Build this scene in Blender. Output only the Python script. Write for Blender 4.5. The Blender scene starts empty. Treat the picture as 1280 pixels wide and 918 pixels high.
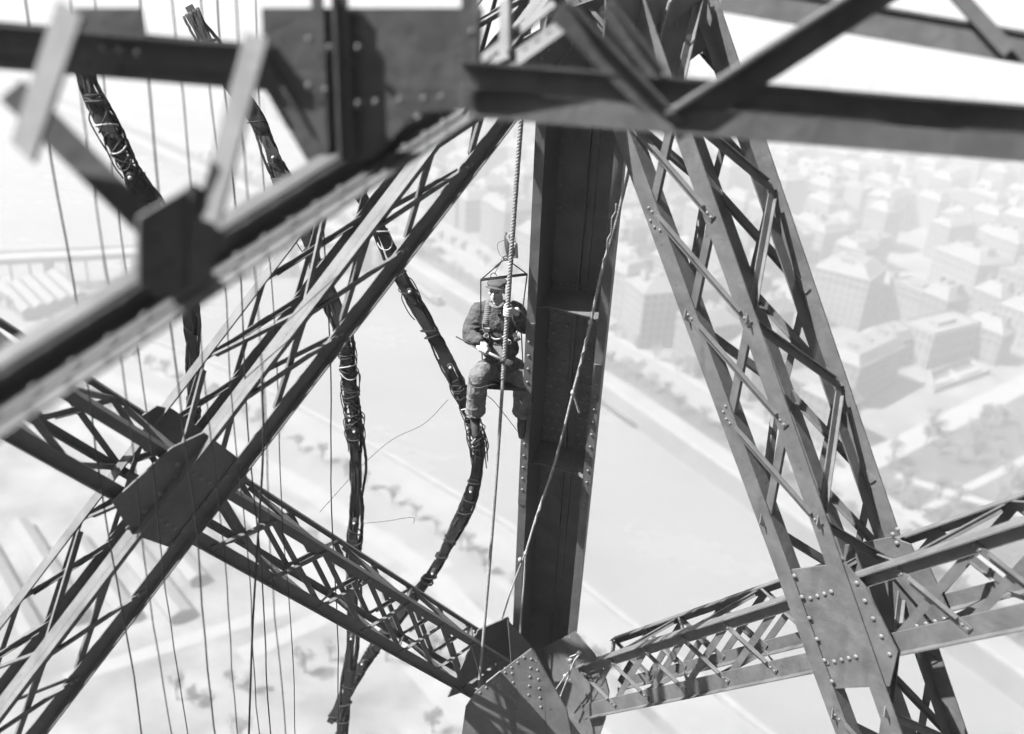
import bpy, bmesh, math, random
import numpy as np
from mathutils import Vector, Matrix
random.seed(7)
V = Vector
sc = bpy.context.scene
C = sc.collection

# ------------------------------------------------------------------ camera
H = 150.0                       # height of the lens above the quays
F, CX, CY = 1150.0, 640.0, 459.0
dn = V((479 - CX, 2876 - CY, F)).normalized()          # plumb direction seen by the camera (x right, y down, z forward)
Zc = -dn
Yc = (V((0, 0, 1)) - Zc * Zc.z).normalized()
Xc = Yc.cross(Zc)
RW = Matrix((Xc, Yc, Zc))                               # camera frame -> world
cam_d = bpy.data.cameras.new('camera')
cam = bpy.data.objects.new('camera', cam_d); C.objects.link(cam)
cx_, cy_, cz_ = RW @ V((1, 0, 0)), -(RW @ V((0, 1, 0))), -(RW @ V((0, 0, 1)))
cam.matrix_world = Matrix(((cx_.x, cy_.x, cz_.x, 0), (cx_.y, cy_.y, cz_.y, 0), (cx_.z, cy_.z, cz_.z, H), (0, 0, 0, 1)))
cam_d.sensor_width = 36; cam_d.sensor_fit = 'HORIZONTAL'; cam_d.lens = F / 1280 * 36
cam_d.clip_start = 0.05; cam_d.clip_end = 20000
cam_d.dof.use_dof = True; cam_d.dof.focus_distance = 8.5; cam_d.dof.aperture_fstop = 0.7
sc.camera = cam

# ------------------------------------------------------------------ light
SUN = V((-0.61, -0.13, 0.78)).normalized()              # towards the sun: left, a little behind the camera
w = bpy.data.worlds.new('World'); sc.world = w; w.use_nodes = True
nt = w.node_tree; nt.nodes.clear()
sky = nt.nodes.new('ShaderNodeTexSky'); sky.sky_type = 'NISHITA'; sky.sun_disc = False
sky.sun_elevation = math.asin(SUN.z); sky.sun_rotation = math.atan2(SUN.x, SUN.y)
sky.dust_density = 3.0; sky.altitude = 100
bw = nt.nodes.new('ShaderNodeRGBToBW')                  # the plate is black and white
bg = nt.nodes.new('ShaderNodeBackground'); bg.inputs[1].default_value = 0.05
wo = nt.nodes.new('ShaderNodeOutputWorld')
nt.links.new(sky.outputs[0], bw.inputs[0]); nt.links.new(bw.outputs[0], bg.inputs[0]); nt.links.new(bg.outputs[0], wo.inputs[0])
sl = bpy.data.lights.new('sun', 'SUN'); sl.energy = 5.0; sl.angle = math.radians(0.53); sl.color = (1, 1, 1)
so = bpy.data.objects.new('sun', sl); C.objects.link(so); so.location = (0, 0, 400)
so.rotation_euler = SUN.to_track_quat('Z', 'Y').to_euler()
sc.view_settings.view_transform = 'Standard'; sc.view_settings.look = 'None'
sc.view_settings.exposure = 2.5; sc.view_settings.gamma = 1.0; sc.view_settings.use_curve_mapping = False
sc.cycles.max_bounces = 4; sc.cycles.diffuse_bounces = 2; sc.cycles.volume_bounces = 0; sc.cycles.glossy_bounces = 2
sc.cycles.use_denoising = True; sc.cycles.use_adaptive_sampling = True; sc.cycles.adaptive_threshold = .03

# ------------------------------------------------------------------ survey helpers: sight lines met with planes of the place
def ray(px, py): return V(((px - CX) / F, (py - CY) / F, 1.0))
def P(px, py, d): return RW @ (ray(px, py) * d) + V((0, 0, H))
def G(px, py, z=0.0):
    v = RW @ ray(px, py); t = (z - H) / v.z
    return V((v.x * t, v.y * t, z))
def depth_of(p): return (RW.transposed() @ (p - V((0, 0, H)))).z
class Plane:
    def __init__(s, n, c): s.nc = n.normalized(); s.c = c / n.length; s.n = RW @ s.nc
    def __call__(s, px, py, off=0.0):
        r = ray(px, py); d = (s.c + off) / s.nc.dot(r); return P(px, py, d)
S = 1.07
def col_plane(beta):       # plane through the front line of the corner column, turned by beta
    g = (46 * beta - .0406) / 623
    return Plane(V((beta * F, g * F, .1299 - 86 * beta + 302 * g)) * S, 1.0)
PL = col_plane(-1.0e-4)    # left face of the tower leg
PR = col_plane(1.16e-4)    # right face of the tower leg

# ------------------------------------------------------------------ materials
def mat(name, col, var=0.0, rough=0.6, scale=6.0, bump=0.0, metal=0.0, spec=0.15, detail=6, stretch=None):
    m = bpy.data.materials.new(name); m.use_nodes = True; n = m.node_tree.nodes; l = m.node_tree.links
    b = n['Principled BSDF']; b.inputs['Roughness'].default_value = rough; b.inputs['Metallic'].default_value = metal
    b.inputs['Specular IOR Level'].default_value = spec
    b.inputs['Base Color'].default_value = (col, col, col, 1)
    if var or bump:
        tc = n.new('ShaderNodeTexCoord'); nz = n.new('ShaderNodeTexNoise'); nz.inputs['Scale'].default_value = scale
        nz.inputs['Detail'].default_value = detail; nz.inputs['Roughness'].default_value = 0.65
        src = tc.outputs['Object']
        if stretch:
            mp = n.new('ShaderNodeMapping'); mp.inputs['Scale'].default_value = stretch; l.new(src, mp.inputs[0]); src = mp.outputs[0]
        l.new(src, nz.inputs['Vector'])
        if var:
            cr = n.new('ShaderNodeValToRGB'); lo, hi = max(col * (1 - var), .002), min(col * (1 + var), .95)
            cr.color_ramp.elements[0].position = .32; cr.color_ramp.elements[1].position = .68
            cr.color_ramp.elements[0].color = (lo, lo, lo, 1); cr.color_ramp.elements[1].color = (hi, hi, hi, 1)
            l.new(nz.outputs[0], cr.inputs[0]); l.new(cr.outputs[0], b.inputs['Base Color'])
            mr = n.new('ShaderNodeMapRange'); mr.inputs[3].default_value = max(rough - .12, .05); mr.inputs[4].default_value = min(rough + .12, 1)
            l.new(nz.outputs[0], mr.inputs[0]); l.new(mr.outputs[0], b.inputs['Roughness'])
        if bump:
            n2 = n.new('ShaderNodeTexNoise'); n2.inputs['Scale'].default_value = scale * 5; n2.inputs['Detail'].default_value = 4; l.new(src, n2.inputs['Vector'])
            bp = n.new('ShaderNodeBump'); bp.inputs['Strength'].default_value = bump; bp.inputs['Distance'].default_value = .02
            l.new(n2.outputs[0], bp.inputs['Height']); l.new(bp.outputs[0], b.inputs['Normal'])
    return m
def steel(name, col):
    """old tower paint: blotchy, with sharp-edged lighter worn scabs and dark grime streaks"""
    m = mat(name, col, .26, .5, 4.5, .18, 0, .12, 12)
    n = m.node_tree.nodes; l = m.node_tree.links; b = n['Principled BSDF']
    tc = n.new('ShaderNodeTexCoord'); ns = n.new('ShaderNodeTexNoise'); ns.inputs['Scale'].default_value = 14; ns.inputs['Detail'].default_value = 8
    ns.inputs['Roughness'].default_value = .75
    l.new(tc.outputs['Object'], ns.inputs['Vector'])
    cr = n.new('ShaderNodeValToRGB'); cr.color_ramp.elements[0].position = .63; cr.color_ramp.elements[1].position = .67
    cr.color_ramp.elements[0].color = (0, 0, 0, 1); cr.color_ramp.elements[1].color = (1, 1, 1, 1)
    l.new(ns.outputs[0], cr.inputs[0])
    old = b.inputs['Base Color'].links[0].from_socket
    mx = n.new('ShaderNodeMix'); mx.data_type = 'RGBA'; l.new(cr.outputs[0], mx.inputs[0]); l.new(old, mx.inputs[6]); mx.inputs[7].default_value = (col * .45,) * 3 + (1,)
    l.new(mx.outputs[2], b.inputs['Base Color'])
    return m
M = {}
M['steel'] = steel('tower_paint', 0.06)
M['steel_fg'] = steel('tower_paint_near', 0.056)
M['rivet'] = mat('rivet_paint', 0.085, .2, .4, 20)
M['cable'] = mat('tarred_cable', 0.012, .4, .7, 30, .3)
M['lath'] = mat('dark_lath', 0.016, .4, .7, 8, .2)
M['socket'] = mat('porcelain', 0.2, .1, .3)
M['tie'] = mat('string', 0.2, .2, .9, 60)
M['wire'] = mat('thin_wire', 0.016, .3, .6, 10)
M['rope'] = mat('hemp_rope', 0.16, .35, .95, 40, .4)
M['cord'] = mat('hemp_cord', 0.17, .35, .95, 40, .4)
M['skin'] = mat('skin', 0.22, .12, .55, 30)
M['jacket'] = mat('jacket_cloth', 0.036, .4, .95, 14, .5, spec=.1)
M['trousers'] = mat('trouser_cloth', 0.07, .4, .95, 12, .5, spec=.1)
M['cap'] = mat('cap_cloth', 0.04, .3, .95, 30, .3, spec=.1)
M['leather'] = mat('boot_leather', 0.02, .4, .6, 20, .2)
M['webbing'] = mat('webbing', 0.07, .3, .9, 40, spec=.1)
M['wood'] = mat('brush_wood', 0.22, .2, .6, 20)
M['dark'] = mat('dark_bristle', 0.015, .3, .9, 20)
M['iron'] = mat('dark_iron', 0.02, .3, .5, 20)
M['brass'] = mat('bright_fitting', 0.25, .2, .35, 20)
M['ground'] = mat('pale_ground', 0.107, .42, .95, .05, spec=.1, detail=10)
M['streets'] = mat('grey_streets', 0.099, .3, .95, .03, spec=.1, detail=9)
M['quay'] = mat('quay_paving', 0.124, .15, .95, .06, spec=.1, detail=8)
M['road'] = mat('road', 0.107, .12, .9, .1, spec=.2)
M['path'] = mat('gravel_path', 0.140, .08, .95, .2, spec=.1)
M['stone'] = mat('quay_stone', 0.135, .15, .9, .2, spec=.2)
M['lawn'] = mat('winter_lawn', 0.045, .35, .95, .05, spec=.05, detail=9)
M['water'] = mat('silty_river', 0.106, .10, .25, .012, .12, spec=.5, detail=8, stretch=(1, 2.2, 1))
M['leaf'] = mat('foliage', 0.09, .35, .8, .4, spec=.1)
M['bark'] = mat('bark', 0.03, .2, .9, 2)
M['roofz'] = mat('zinc_roof', 0.085, .15, .6, .2)
M['shed'] = mat('shed_roof', 0.098, .12, .7, .15)
M['glass'] = mat('dark_window', 0.042, .2, .25, .5)
WALLS = [mat('limestone_%s' % k, c, .10, .9, .12, spec=.1) for k, c in (('pale', .105), ('warm', .085), ('grey', .07))]

# ------------------------------------------------------------------ object helpers
def thing(name, label, cat, loc=(0, 0, 0), group=None):
    o = bpy.data.objects.new(name, None); C.objects.link(o); o.location = loc; o.empty_display_size = .2
    o['label'] = label; o['category'] = cat
    if group: o['group'] = group
    return o
def tag(o, label, cat, group=None):
    o['label'] = label; o['category'] = cat
    if group: o['group'] = group
    return o
def wpos(o):
    p = V(o.location)
    while o.parent: o = o.parent; p = p + V(o.location)
    return p
class MB:
    def __init__(s): s.v = []; s.f = []
    def box(s, o, a, b, c):
        """box from corner o along edge vectors a, b, c"""
        k = len(s.v); o, a, b, c = V(o), V(a), V(b), V(c)
        if a.cross(b).dot(c) < 0: a, b = b, a
        s.v += [o, o + a, o + a + b, o + b, o + c, o + a + c, o + a + b + c, o + b + c]
        s.f += [tuple(k + i for i in q) for q in ((3, 2, 1, 0), (4, 5, 6, 7), (0, 1, 5, 4), (1, 2, 6, 5), (2, 3, 7, 6), (3, 0, 4, 7))]
    def prism(s, pts, ext):
        k = len(s.v); n = len(pts); ext = V(ext); pts = [V(p) for p in pts]
        nr = V((0, 0, 0))
        for i in range(n): nr += pts[i].cross(pts[(i + 1) % n])
        if nr.dot(ext) < 0: pts = pts[::-1]
        s.v += pts + [p + ext for p in pts]
        s.f.append(tuple(range(k + n - 1, k - 1, -1))); s.f.append(tuple(range(k + n, k + 2 * n)))
        for i in range(n): j = (i + 1) % n; s.f.append((k + i, k + j, k + n + j, k + n + i))
    def tube(s, path, r, sides=6, cap=True):
        path = [V(p) for p in path]; k = len(s.v); n = len(path); up = None
        for i, p in enumerate(path):
            t = (path[min(i + 1, n - 1)] - path[max(i - 1, 0)]).normalized()
            if up is None: up = t.orthogonal().normalized()
            up = (up - t * up.dot(t)).normalized(); sd = t.cross(up)
            rr = r[i] if isinstance(r, (list, tuple)) else r
            for q in range(sides):
                a = 2 * math.pi * q / sides; s.v.append(p + (up * math.cos(a) + sd * math.sin(a)) * rr)
        for i in range(n - 1):
            for q in range(sides):
                q2 = (q + 1) % sides; s.f.append((k + i * sides + q, k + i * sides + q2, k + (i + 1) * sides + q2, k + (i + 1) * sides + q))
        if cap:
            s.f.append(tuple(k + q for q in range(sides - 1, -1, -1))); s.f.append(tuple(k + (n - 1) * sides + q for q in range(sides)))
    def ball(s, c, r, nu=12, nv=8, ax=None):
        """ellipsoid; r a number or 3 radii along the axes ax"""
        c = V(c); k = len(s.v); rx, ry, rz = (r, r, r) if isinstance(r, (int, float)) else r
        ax = ax or (V((1, 0, 0)), V((0, 1, 0)), V((0, 0, 1)))
        s.v.append(c + ax[2] * rz)
        for i in range(1, nv):
            th = math.pi * i / nv
            for j in range(nu):
                ph = 2 * math.pi * j / nu
                s.v.append(c + ax[0] * rx * math.sin(th) * math.cos(ph) + ax[1] * ry * math.sin(th) * math.sin(ph) + ax[2] * rz * math.cos(th))
        s.v.append(c - ax[2] * rz); e = len(s.v) - 1
        for j in range(nu):
            j2 = (j + 1) % nu
            s.f.append((k, k + 1 + j, k + 1 + j2)); s.f.append((e, e - nu + j2, e - nu + j))
            for i in range(nv - 2): a = k + 1 + i * nu; s.f.append((a + j, a + nu + j, a + nu + j2, a + j2))
    def build(s, name, m, parent=None, smooth=False, kind=None):
        me = bpy.data.meshes.new(name); o0 = wpos(parent) if parent else V((0, 0, 0))
        me.from_pydata([tuple(p - o0) for p in s.v], [], s.f); me.update()
        me.materials.append(M[m] if isinstance(m, str) else m)
        if smooth: me.polygons.foreach_set('use_smooth', [True] * len(me.polygons))
        o = bpy.data.objects.new(name, me); C.objects.link(o)
        if parent: o.parent = parent
        if kind: o['kind'] = kind
        return o
def one(name, m, parent, fn, *a, smooth=False, kind=None, **kw):
    b = MB(); getattr(b, fn)(*a, **kw); return b.build(name, m, parent, smooth, kind)
def spline(pts, n=8):
    pts = [V(p) for p in pts]; q = [pts[0] * 2 - pts[1]] + pts + [pts[-1] * 2 - pts[-2]]; out = []
    for i in range(1, len(q) - 2):
        a, b, c, d = q[i - 1:i + 3]
        for k in range(n):
            t = k / n
            out.append(.5 * ((2 * b) + (c - a) * t + (2 * a - 5 * b + 4 * c - d) * t * t + (3 * b - a - 3 * c + d) * t ** 3))
    return out + [pts[-1]]
# rivet head: one shared mesh per size
_riv = {}
def rivet(parent, p, n, r=.016, m='rivet'):
    """rivet head at p (on the surface), dome towards n"""
    key = (round(r, 4), m)
    if key not in _riv:
        b = MB(); k = []
        for th in (0, 35, 65, 90):
            z = math.cos(math.radians(th)) * .62 * r; q = math.sin(math.radians(th)) * r
            b.v += [V((q * math.cos(a * math.pi / 4), q * math.sin(a * math.pi / 4), z)) for a in range(8)] if th else [V((0, 0, z))]
        for a in range(8):
            a2 = (a + 1) % 8; b.f.append((0, 1 + a, 1 + a2))
            for ring in range(2): s0 = 1 + ring * 8; b.f.append((s0 + a, s0 + 8 + a, s0 + 8 + a2, s0 + a2))
        me = bpy.data.meshes.new('rivet'); me.from_pydata([tuple(x) for x in b.v], [], b.f); me.materials.append(M[m])
        me.polygons.foreach_set('use_smooth', [True] * len(me.polygons)); _riv[key] = me
    o = bpy.data.objects.new('rivet', _riv[key]); C.objects.link(o); o.parent = parent
    o.location = p - wpos(parent); o.rotation_euler = V(n).to_track_quat('Z', 'Y').to_euler(); return o

# ================================================================== THE GROUND, RIVER AND CITY
def sheet(name, pts, m, z=None, kind='structure'):
    b = MB(); b.v = [V((p.x, p.y, z if z is not None else p.z)) for p in pts]; b.f = [tuple(range(len(pts)))]
    nr = (b.v[1] - b.v[0]).cross(b.v[2] - b.v[1])
    if nr.z < 0: b.f = [tuple(reversed(b.f[0]))]
    o = b.build(name, m); o['kind'] = kind; return o
WZ = -7.0
near = [G(810, 794), G(639, 657), G(487, 568), G(300, 468), G(100, 388)]
dN = (near[0] - near[1]).normalized(); near = [near[0] + dN * 260] + near + [near[-1] + (near[-1] - near[-2]).normalized() * 700]
far = [G(931, 606), G(763, 489), G(500, 326)]
dF = (far[0] - far[1]).normalized(); far = [far[0] + dF * 420] + far + [G(330, 250), G(150, 170)]
far.append(far[-1] + (far[-1] - far[-2]).normalized() * 800)
sheet('river', [V((-2500, -400, 0)), V((3500, -400, 0)), V((3500, 5600, 0)), V((-2500, 5600, 0))], 'water', WZ)
def bank(name, edge, sidepts, m):
    b = MB(); top = [V((p.x, p.y, 0)) for p in edge + sidepts]; b.v = list(top); n = len(top)
    f = tuple(range(n)); area = sum(top[i].x * top[(i + 1) % n].y - top[(i + 1) % n].x * top[i].y for i in range(n))
    b.f = [f if area > 0 else f[::-1]]
    for i in range(len(edge) - 1):
        k = len(b.v); b.v += [top[i], top[i + 1], top[i + 1] + V((0, 0, WZ - 1)), top[i] + V((0, 0, WZ - 1))]
        q = (k, k + 1, k + 2, k + 3); b.f.append(q if area < 0 else q[::-1])
    o = b.build(name, m); o['kind'] = 'structure'; return o
bank('near_bank_ground', near, [V((-2450, 900, 0)), V((-2450, -390, 0)), V((500, -390, 0))], 'ground')
bank('far_bank_ground', far, [V((-900, 5500, 0)), V((3450, 5500, 0)), V((3450, -380, 0)), V((1200, -380, 0))], 'streets')
def strip(name, edge, o1, o2, z, m, side):
    """a band following a bank line, between offsets o1 and o2 inland"""
    L, R = [], []
    for i, p in enumerate(edge):
        t = (edge[min(i + 1, len(edge) - 1)] - edge[max(i - 1, 0)]).normalized(); nrm = V((-t.y, t.x, 0)) * side
        L.append(p + nrm * o1); R.append(p + nrm * o2)
    b = MB()
    for l_, r_ in zip(L, R): b.v += [V((l_.x, l_.y, z)), V((r_.x, r_.y, z))]
    for i in range(len(L) - 1):
        q = (2 * i, 2 * i + 1, 2 * i + 3, 2 * i + 2); nr = (b.v[q[1]] - b.v[q[0]]).cross(b.v[q[2]] - b.v[q[1]])
        b.f.append(q if nr.z > 0 else q[::-1])
    o = b.build(name, m); o['kind'] = 'structure'; return o
def kerb(name, edge, o1, wd, hh, m, side, z0=0):
    b = MB()
    for i in range(len(edge) - 1):
        t = (edge[i + 1] - edge[i]); nrm = V((-t.y, t.x, 0)).normalized() * side
        b.box(edge[i] + nrm * o1 + V((0, 0, z0)), t, nrm * wd, V((0, 0, hh)))
    o = b.build(name, m); o['kind'] = 'structure'; return o
sn = 1 if V((-dN.y, dN.x, 0)).x > 0 else -1          # inland side of the near bank
tN = (near[2] - near[1]); nN = V((-tN.y, tN.x, 0)).normalized(); SN = 1 if nN.x < 0 else -1
tF = (far[2] - far[1]); nF = V((-tF.y, tF.x, 0)).normalized(); SF = 1 if nF.x > 0 else -1
kerb('quay_wall_near_bank', near, 0, 1.6, .9, 'stone', SN)
strip('lower_quay_near_bank', near, 2, 16, .02, 'quay', SN)
strip('quay_road_near_bank', near, 19, 27, .024, 'road', SN)
strip('quay_pavement_near_bank', near, 28, 34, .12, 'path', SN)
strip('tramway_near_bank', near, 37, 44, .024, 'road', SN)
strip('promenade_near_bank', near, 47, 54, .028, 'path', SN)
kerb('quay_wall_far_bank', far, 0, 1.6, .9, 'stone', SF)
strip('lower_quay_far_bank', far, 2, 9, .02, 'quay', SF)
strip('tree_strip_far_bank', far, 10, 20, .016, 'lawn', SF)
strip('quay_road_far_bank', far, 21, 31, .024, 'road', SF)
strip('pavement_far_bank', far, 32, 36, .12, 'path', SF)
# the park lawn and its paths on the right
park = [G(1075, 585), G(1160, 528), G(1300, 470), G(1420, 560), G(1400, 720), G(1180, 700)]
sheet('park_lawn', park, 'lawn', .05)
def ribbon(name, a, b_, wd, z, m):
    t = (b_ - a).normalized(); n_ = V((-t.y, t.x, 0)) * wd / 2
    return sheet(name, [a - n_, b_ - n_, b_ + n_, a + n_], m, z)
ribbon('park_avenue', G(1040, 600), G(1330, 455), 9, .062, 'path')
ribbon('park_path', G(1120, 595), G(1300, 650), 4, .07, 'path')
ribbon('park_path', G(1130, 650), G(1310, 560), 3, .074, 'path')
sheet('unseen_dark_lawn', [V((-420, 95, 0)), V((60, 95, 0)), V((120, 20, 0)), V((220, -380, 0)), V((-420, -380, 0))], 'lawn', .06)  # unseen dark lawn added behind the camera to cut light bounced onto the steel
# pale courtyards near bank, bottom of the picture
ribbon('garden_path', G(300, 820), G(560, 700), 5, .03, 'path')
ribbon('garden_path', G(80, 850), G(360, 760), 4, .034, 'path')
ribbon('street', G(1010, 300), G(1160, 365), 10, .03, 'road')
ribbon('street', G(1150, 372), G(1300, 300), 9, .034, 'road')

def quay_house(name, cpx, rpx, depth, hgt, label, wall, group=None, flat=False, floors=None, detail=True, cat='building'):
    c0 = cpx if isinstance(cpx, V) else G(*cpx); r0 = rpx if isinstance(rpx, V) else G(*rpx)
    a = r0 - c0; wd = a.length; a.normalize(); d = V((-a.y, a.x, 0))
    if d.dot(V((c0.x, c0.y, 0))) < 0: d = -d
    t = thing(name, label, cat, c0, group); up = V((0, 0, 1)); b = MB()
    b.box(c0, a * wd, d * depth, up * hgt); b.build('wall', wall, t)
    nfl = floors or max(3, int(hgt / 3.4)); fh = hgt / nfl; wn = MB(); bd = MB()
    for (o, e, ln, nr) in ((c0, a, wd, -d), (c0, d, depth, -a), (c0 + a * wd, d, depth, a)):
        nw = max(2, int(ln / 2.9)); st = ln / nw
        for i in range(nfl):
            for j in range(nw):
                wn.box(o + e * (st * (j + .5) - .55) + up * (fh * (i + .2)) + nr * -.05, e * 1.1, up * fh * .6, nr * .09)
    wn.build('windows', 'glass', t, kind='stuff')
    for z in ([hgt - .6] + ([hgt - fh - .2] if detail else [])):
        one('cornice' if z > hgt - 1 else 'string_course', wall, t, 'box', c0 - a * .5 - d * .5 + up * z, a * (wd + 1), d * (depth + 1), up * (.5 if z > hgt - 1 else .25))
    rf = MB()
    if flat:
        rf.box(c0 + up * (hgt + .003), a * wd, d * .4, up * .9); rf.box(c0 + d * (depth - .4) + up * (hgt + .003), a * wd, d * .4, up * .9)
        rf.box(c0 + d * .41 + up * (hgt + .003), a * .4, d * (depth - .82), up * .9); rf.box(c0 + a * (wd - .4) + d * .41 + up * (hgt + .003), a * .4, d * (depth - .82), up * .9)
        rf.box(c0 + a * wd * .3 + d * depth * .35 + up * (hgt + .003), a * wd * .4, d * depth * .35, up * 1.6)
        r_ = rf.build('roof', wall, t)
    else:
        k = random.choice((.16, .22, .3, .42)); q = min(wd, depth) * k; rh = min(4.4, q * 1.5); z0 = up * (hgt + .003); z1 = up * (hgt + rh)
        base = [c0 + z0, c0 + a * wd + z0, c0 + a * wd + d * depth + z0, c0 + d * depth + z0]
        top = [c0 + a * q + d * q + z1, c0 + a * (wd - q) + d * q + z1, c0 + a * (wd - q) + d * (depth - q) + z1, c0 + a * q + d * (depth - q) + z1]
        rf.v = base + top; rf.f = [(4, 5, 6, 7), (3, 2, 1, 0)] + [(i, (i + 1) % 4, 4 + (i + 1) % 4, 4 + i) for i in range(4)]
        if a.cross(d).z < 0: rf.f = [f[::-1] for f in rf.f]
        r_ = rf.build('roof', 'roofz', t)
        for i in range(3 if detail else 1):
            u = (i + .5) / (3 if detail else 1)
            one('chimney', wall, r_, 'box', c0 + a * wd * u + d * depth * .4 + up * (hgt + rh * .5), a * .9, d * depth * .25, up * (rh * .5 + 1.6))
    return t
manual = []
def hs(*a, **k): manual.append(quay_house(*a, **k)); return manual[-1]
hs('villa', (1156, 462), (1214, 446), 15, 15, 'flat-roofed villa with terrace parapet beside the walled garden', WALLS[0], flat=True, floors=3)
hs('apartment_block', (1156, 360), (1209, 384), 20, 21, 'long apartment block with rows of windows behind the villa', WALLS[0])
hs('apartment_block', (1072, 415), (1094, 396), 24, 24, 'tall narrow block with bright left side beside the rear girder chord', WALLS[0])
hs('apartment_block', (797, 437), (852, 432), 18, 24, 'pale quayside block with tall windows nearest the steel column', WALLS[0])
hs('apartment_block', (777, 404), (806, 396), 16, 22, 'slim pale block standing left of the quayside block', WALLS[0])
hs('apartment_block', (1062, 512), (1118, 482), 14, 17, 'grey-fronted block on the park avenue left of the villa', WALLS[1])
hs('apartment_block', (1098, 462), (1140, 450), 12, 11, 'low house with mansard roof left of the flat-roofed villa', WALLS[1])
hs('apartment_block', (868, 470), (915, 462), 16, 20, 'apartment block behind the lower half of the lattice girder', WALLS[1])
hs('apartment_block', (1105, 290), (1128, 280), 14, 20, 'bright-sided block below the blurred beam at right', WALLS[0])
hs('apartment_block', (1180, 262), (1206, 252), 14, 19, 'block with a shaded end under the blurred beam far right', WALLS[1])
# the walled garden in front of the villa
gt = thing('garden_wall', 'low walled garden with pale cross paths in front of the villa', 'garden wall', G(1170, 488))
g0, g1, g2, g3 = G(1166, 492), G(1236, 468), G(1210, 452), G(1160, 470)
for p, q in ((g0, g1), (g1, g2), (g2, g3), (g3, g0)):
    e = q - p; n_ = V((-e.y, e.x, 0)).normalized() * .5; one('wall', 'stone', gt, 'box', p, e, n_, V((0, 0, 2.2)))
sheet('garden_bed', [g0, g1, g2, g3], 'lawn', .056)
ribbon('garden_path', (g0 + g1) / 2, (g2 + g3) / 2, 2.5, .064, 'path'); ribbon('garden_path', (g0 + g3) / 2, (g1 + g2) / 2, 2.5, .069, 'path')
# the other houses of the far bank, in rows
mcent = [(t.location.x, t.location.y) for t in manual]
def px_of(p):
    c = RW.transposed() @ (p - V((0, 0, H))); return (CX + F * c.x / c.z, CY + F * c.y / c.z) if c.z > 1 else (-999, -999)
tdir = (far[2] - far[1]).normalized(); ndir = V((-tdir.y, tdir.x, 0)) * SF; base0 = far[2]
nh = 0
parkc = G(1230, 560)
def on_far(p):      # inland distance from the far bank polyline
    best = 1e9
    for i in range(len(far) - 1):
        e = far[i + 1] - far[i]; u = max(0, min(1, (p - far[i]).dot(e) / e.length_squared)); q = far[i] + e * u
        dd = (p - q).length * (1 if (p - q).dot(V((-e.y, e.x, 0)) * SF) > 0 else -1)
        if abs(dd) < abs(best): best = dd
    return best
cand = []
for row in range(0, 44):
    for colm in range(-22, 76):
        p = base0 + ndir * (40 + row * 21 + (row // 2) * 8) + tdir * (colm * 20 - 150) + V((random.uniform(-3, 3), random.uniform(-3, 3), 0))
        if on_far(p) < 36: continue
        x, y = px_of(p)
        if not (-10 < x < 1290 and -30 < y < 640): continue
        if p.y > 950: continue
        if (p - parkc).length < 62 or (x > 1085 and y > 440) or (x > 1020 and y > 500): continue
        if 1100 < x < 1160 and 310 < y < 350: continue
        if any(math.hypot(p.x - a_ + 6, p.y - b_ - 6) < 27 for a_, b_ in mcent): continue
        if random.random() < .07: continue
        cand.append((p.length, p, x, y))
cand.sort(key=lambda q: q[0])
mass = []
for _, p, x, y in cand:
    hgt = random.choice((11, 14, 16, 18, 20, 23)); wd = random.uniform(13, 20); dp = random.uniform(10, 15)
    ang = random.choice((0, 0, math.pi / 2)) + random.uniform(-.08, .08)
    e = Matrix.Rotation(ang, 3, 'Z') @ -tdir
    if nh >= 290: mass.append((p, e, wd, dp, hgt)); continue
    wi = random.randrange(3); tone = ('pale', 'light grey', 'greyer')[wi]; size = 'low' if hgt < 17 else 'tall' if hgt > 21 else 'mid-height'
    reg = ('far left beyond the bridge' if x < 420 else 'left of the column behind the painter' if x < 700 else 'just right of the column' if x < 860 else 'seen through the right lattice girder' if x < 1040
           else 'above the blurred beam at far right' if y < 190 else 'just under the blurred beam at right' if y < 300 else 'near the right edge above the villa')
    quay_house('city_house', p, p + e * wd, dp, hgt, '%s %s hazy town house %s' % (size, tone, reg),
               WALLS[wi], 'hazy houses beyond the river', detail=(y > 250), cat='house', flat=random.random() < .22); nh += 1
rf_ = MB()                 # the hazy mass of roofs beyond the last houses one can tell apart
rq = random.Random(5)
for _ in range(2600):
    p = base0 + ndir * rq.uniform(100, 2600) + tdir * rq.uniform(-1500, 2600); x, y = px_of(p)
    if p.y < 960 or not (-20 < x < 1300 and -60 < y < 260) or on_far(p) < 40: continue
    wd, dp_, hh = rq.uniform(16, 40), rq.uniform(12, 20), rq.uniform(13, 26); an = rq.uniform(-.2, .2) + rq.choice((0, 1.57))
    e = Matrix.Rotation(an, 3, 'Z') @ -tdir; d_ = V((-e.y, e.x, 0)); rf_.box(p, e * wd, d_ * dp_, V((0, 0, hh)))
    rf_.prism([p + V((0, 0, hh + .01)), p + d_ * dp_ + V((0, 0, hh + .01)), p + d_ * dp_ / 2 + V((0, 0, hh + 4))], e * wd)
for p, e, wd, dp_, hh in mass:
    d_ = V((-e.y, e.x, 0)); rf_.box(p, e * wd, d_ * dp_, V((0, 0, hh))); rf_.prism([p + V((0, 0, hh + .01)), p + d_ * dp_ + V((0, 0, hh + .01)), p + d_ * dp_ / 2 + V((0, 0, hh + 3.4))], e * wd)
rf_.build('far_rooftops', WALLS[1], None, kind='stuff')
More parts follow.
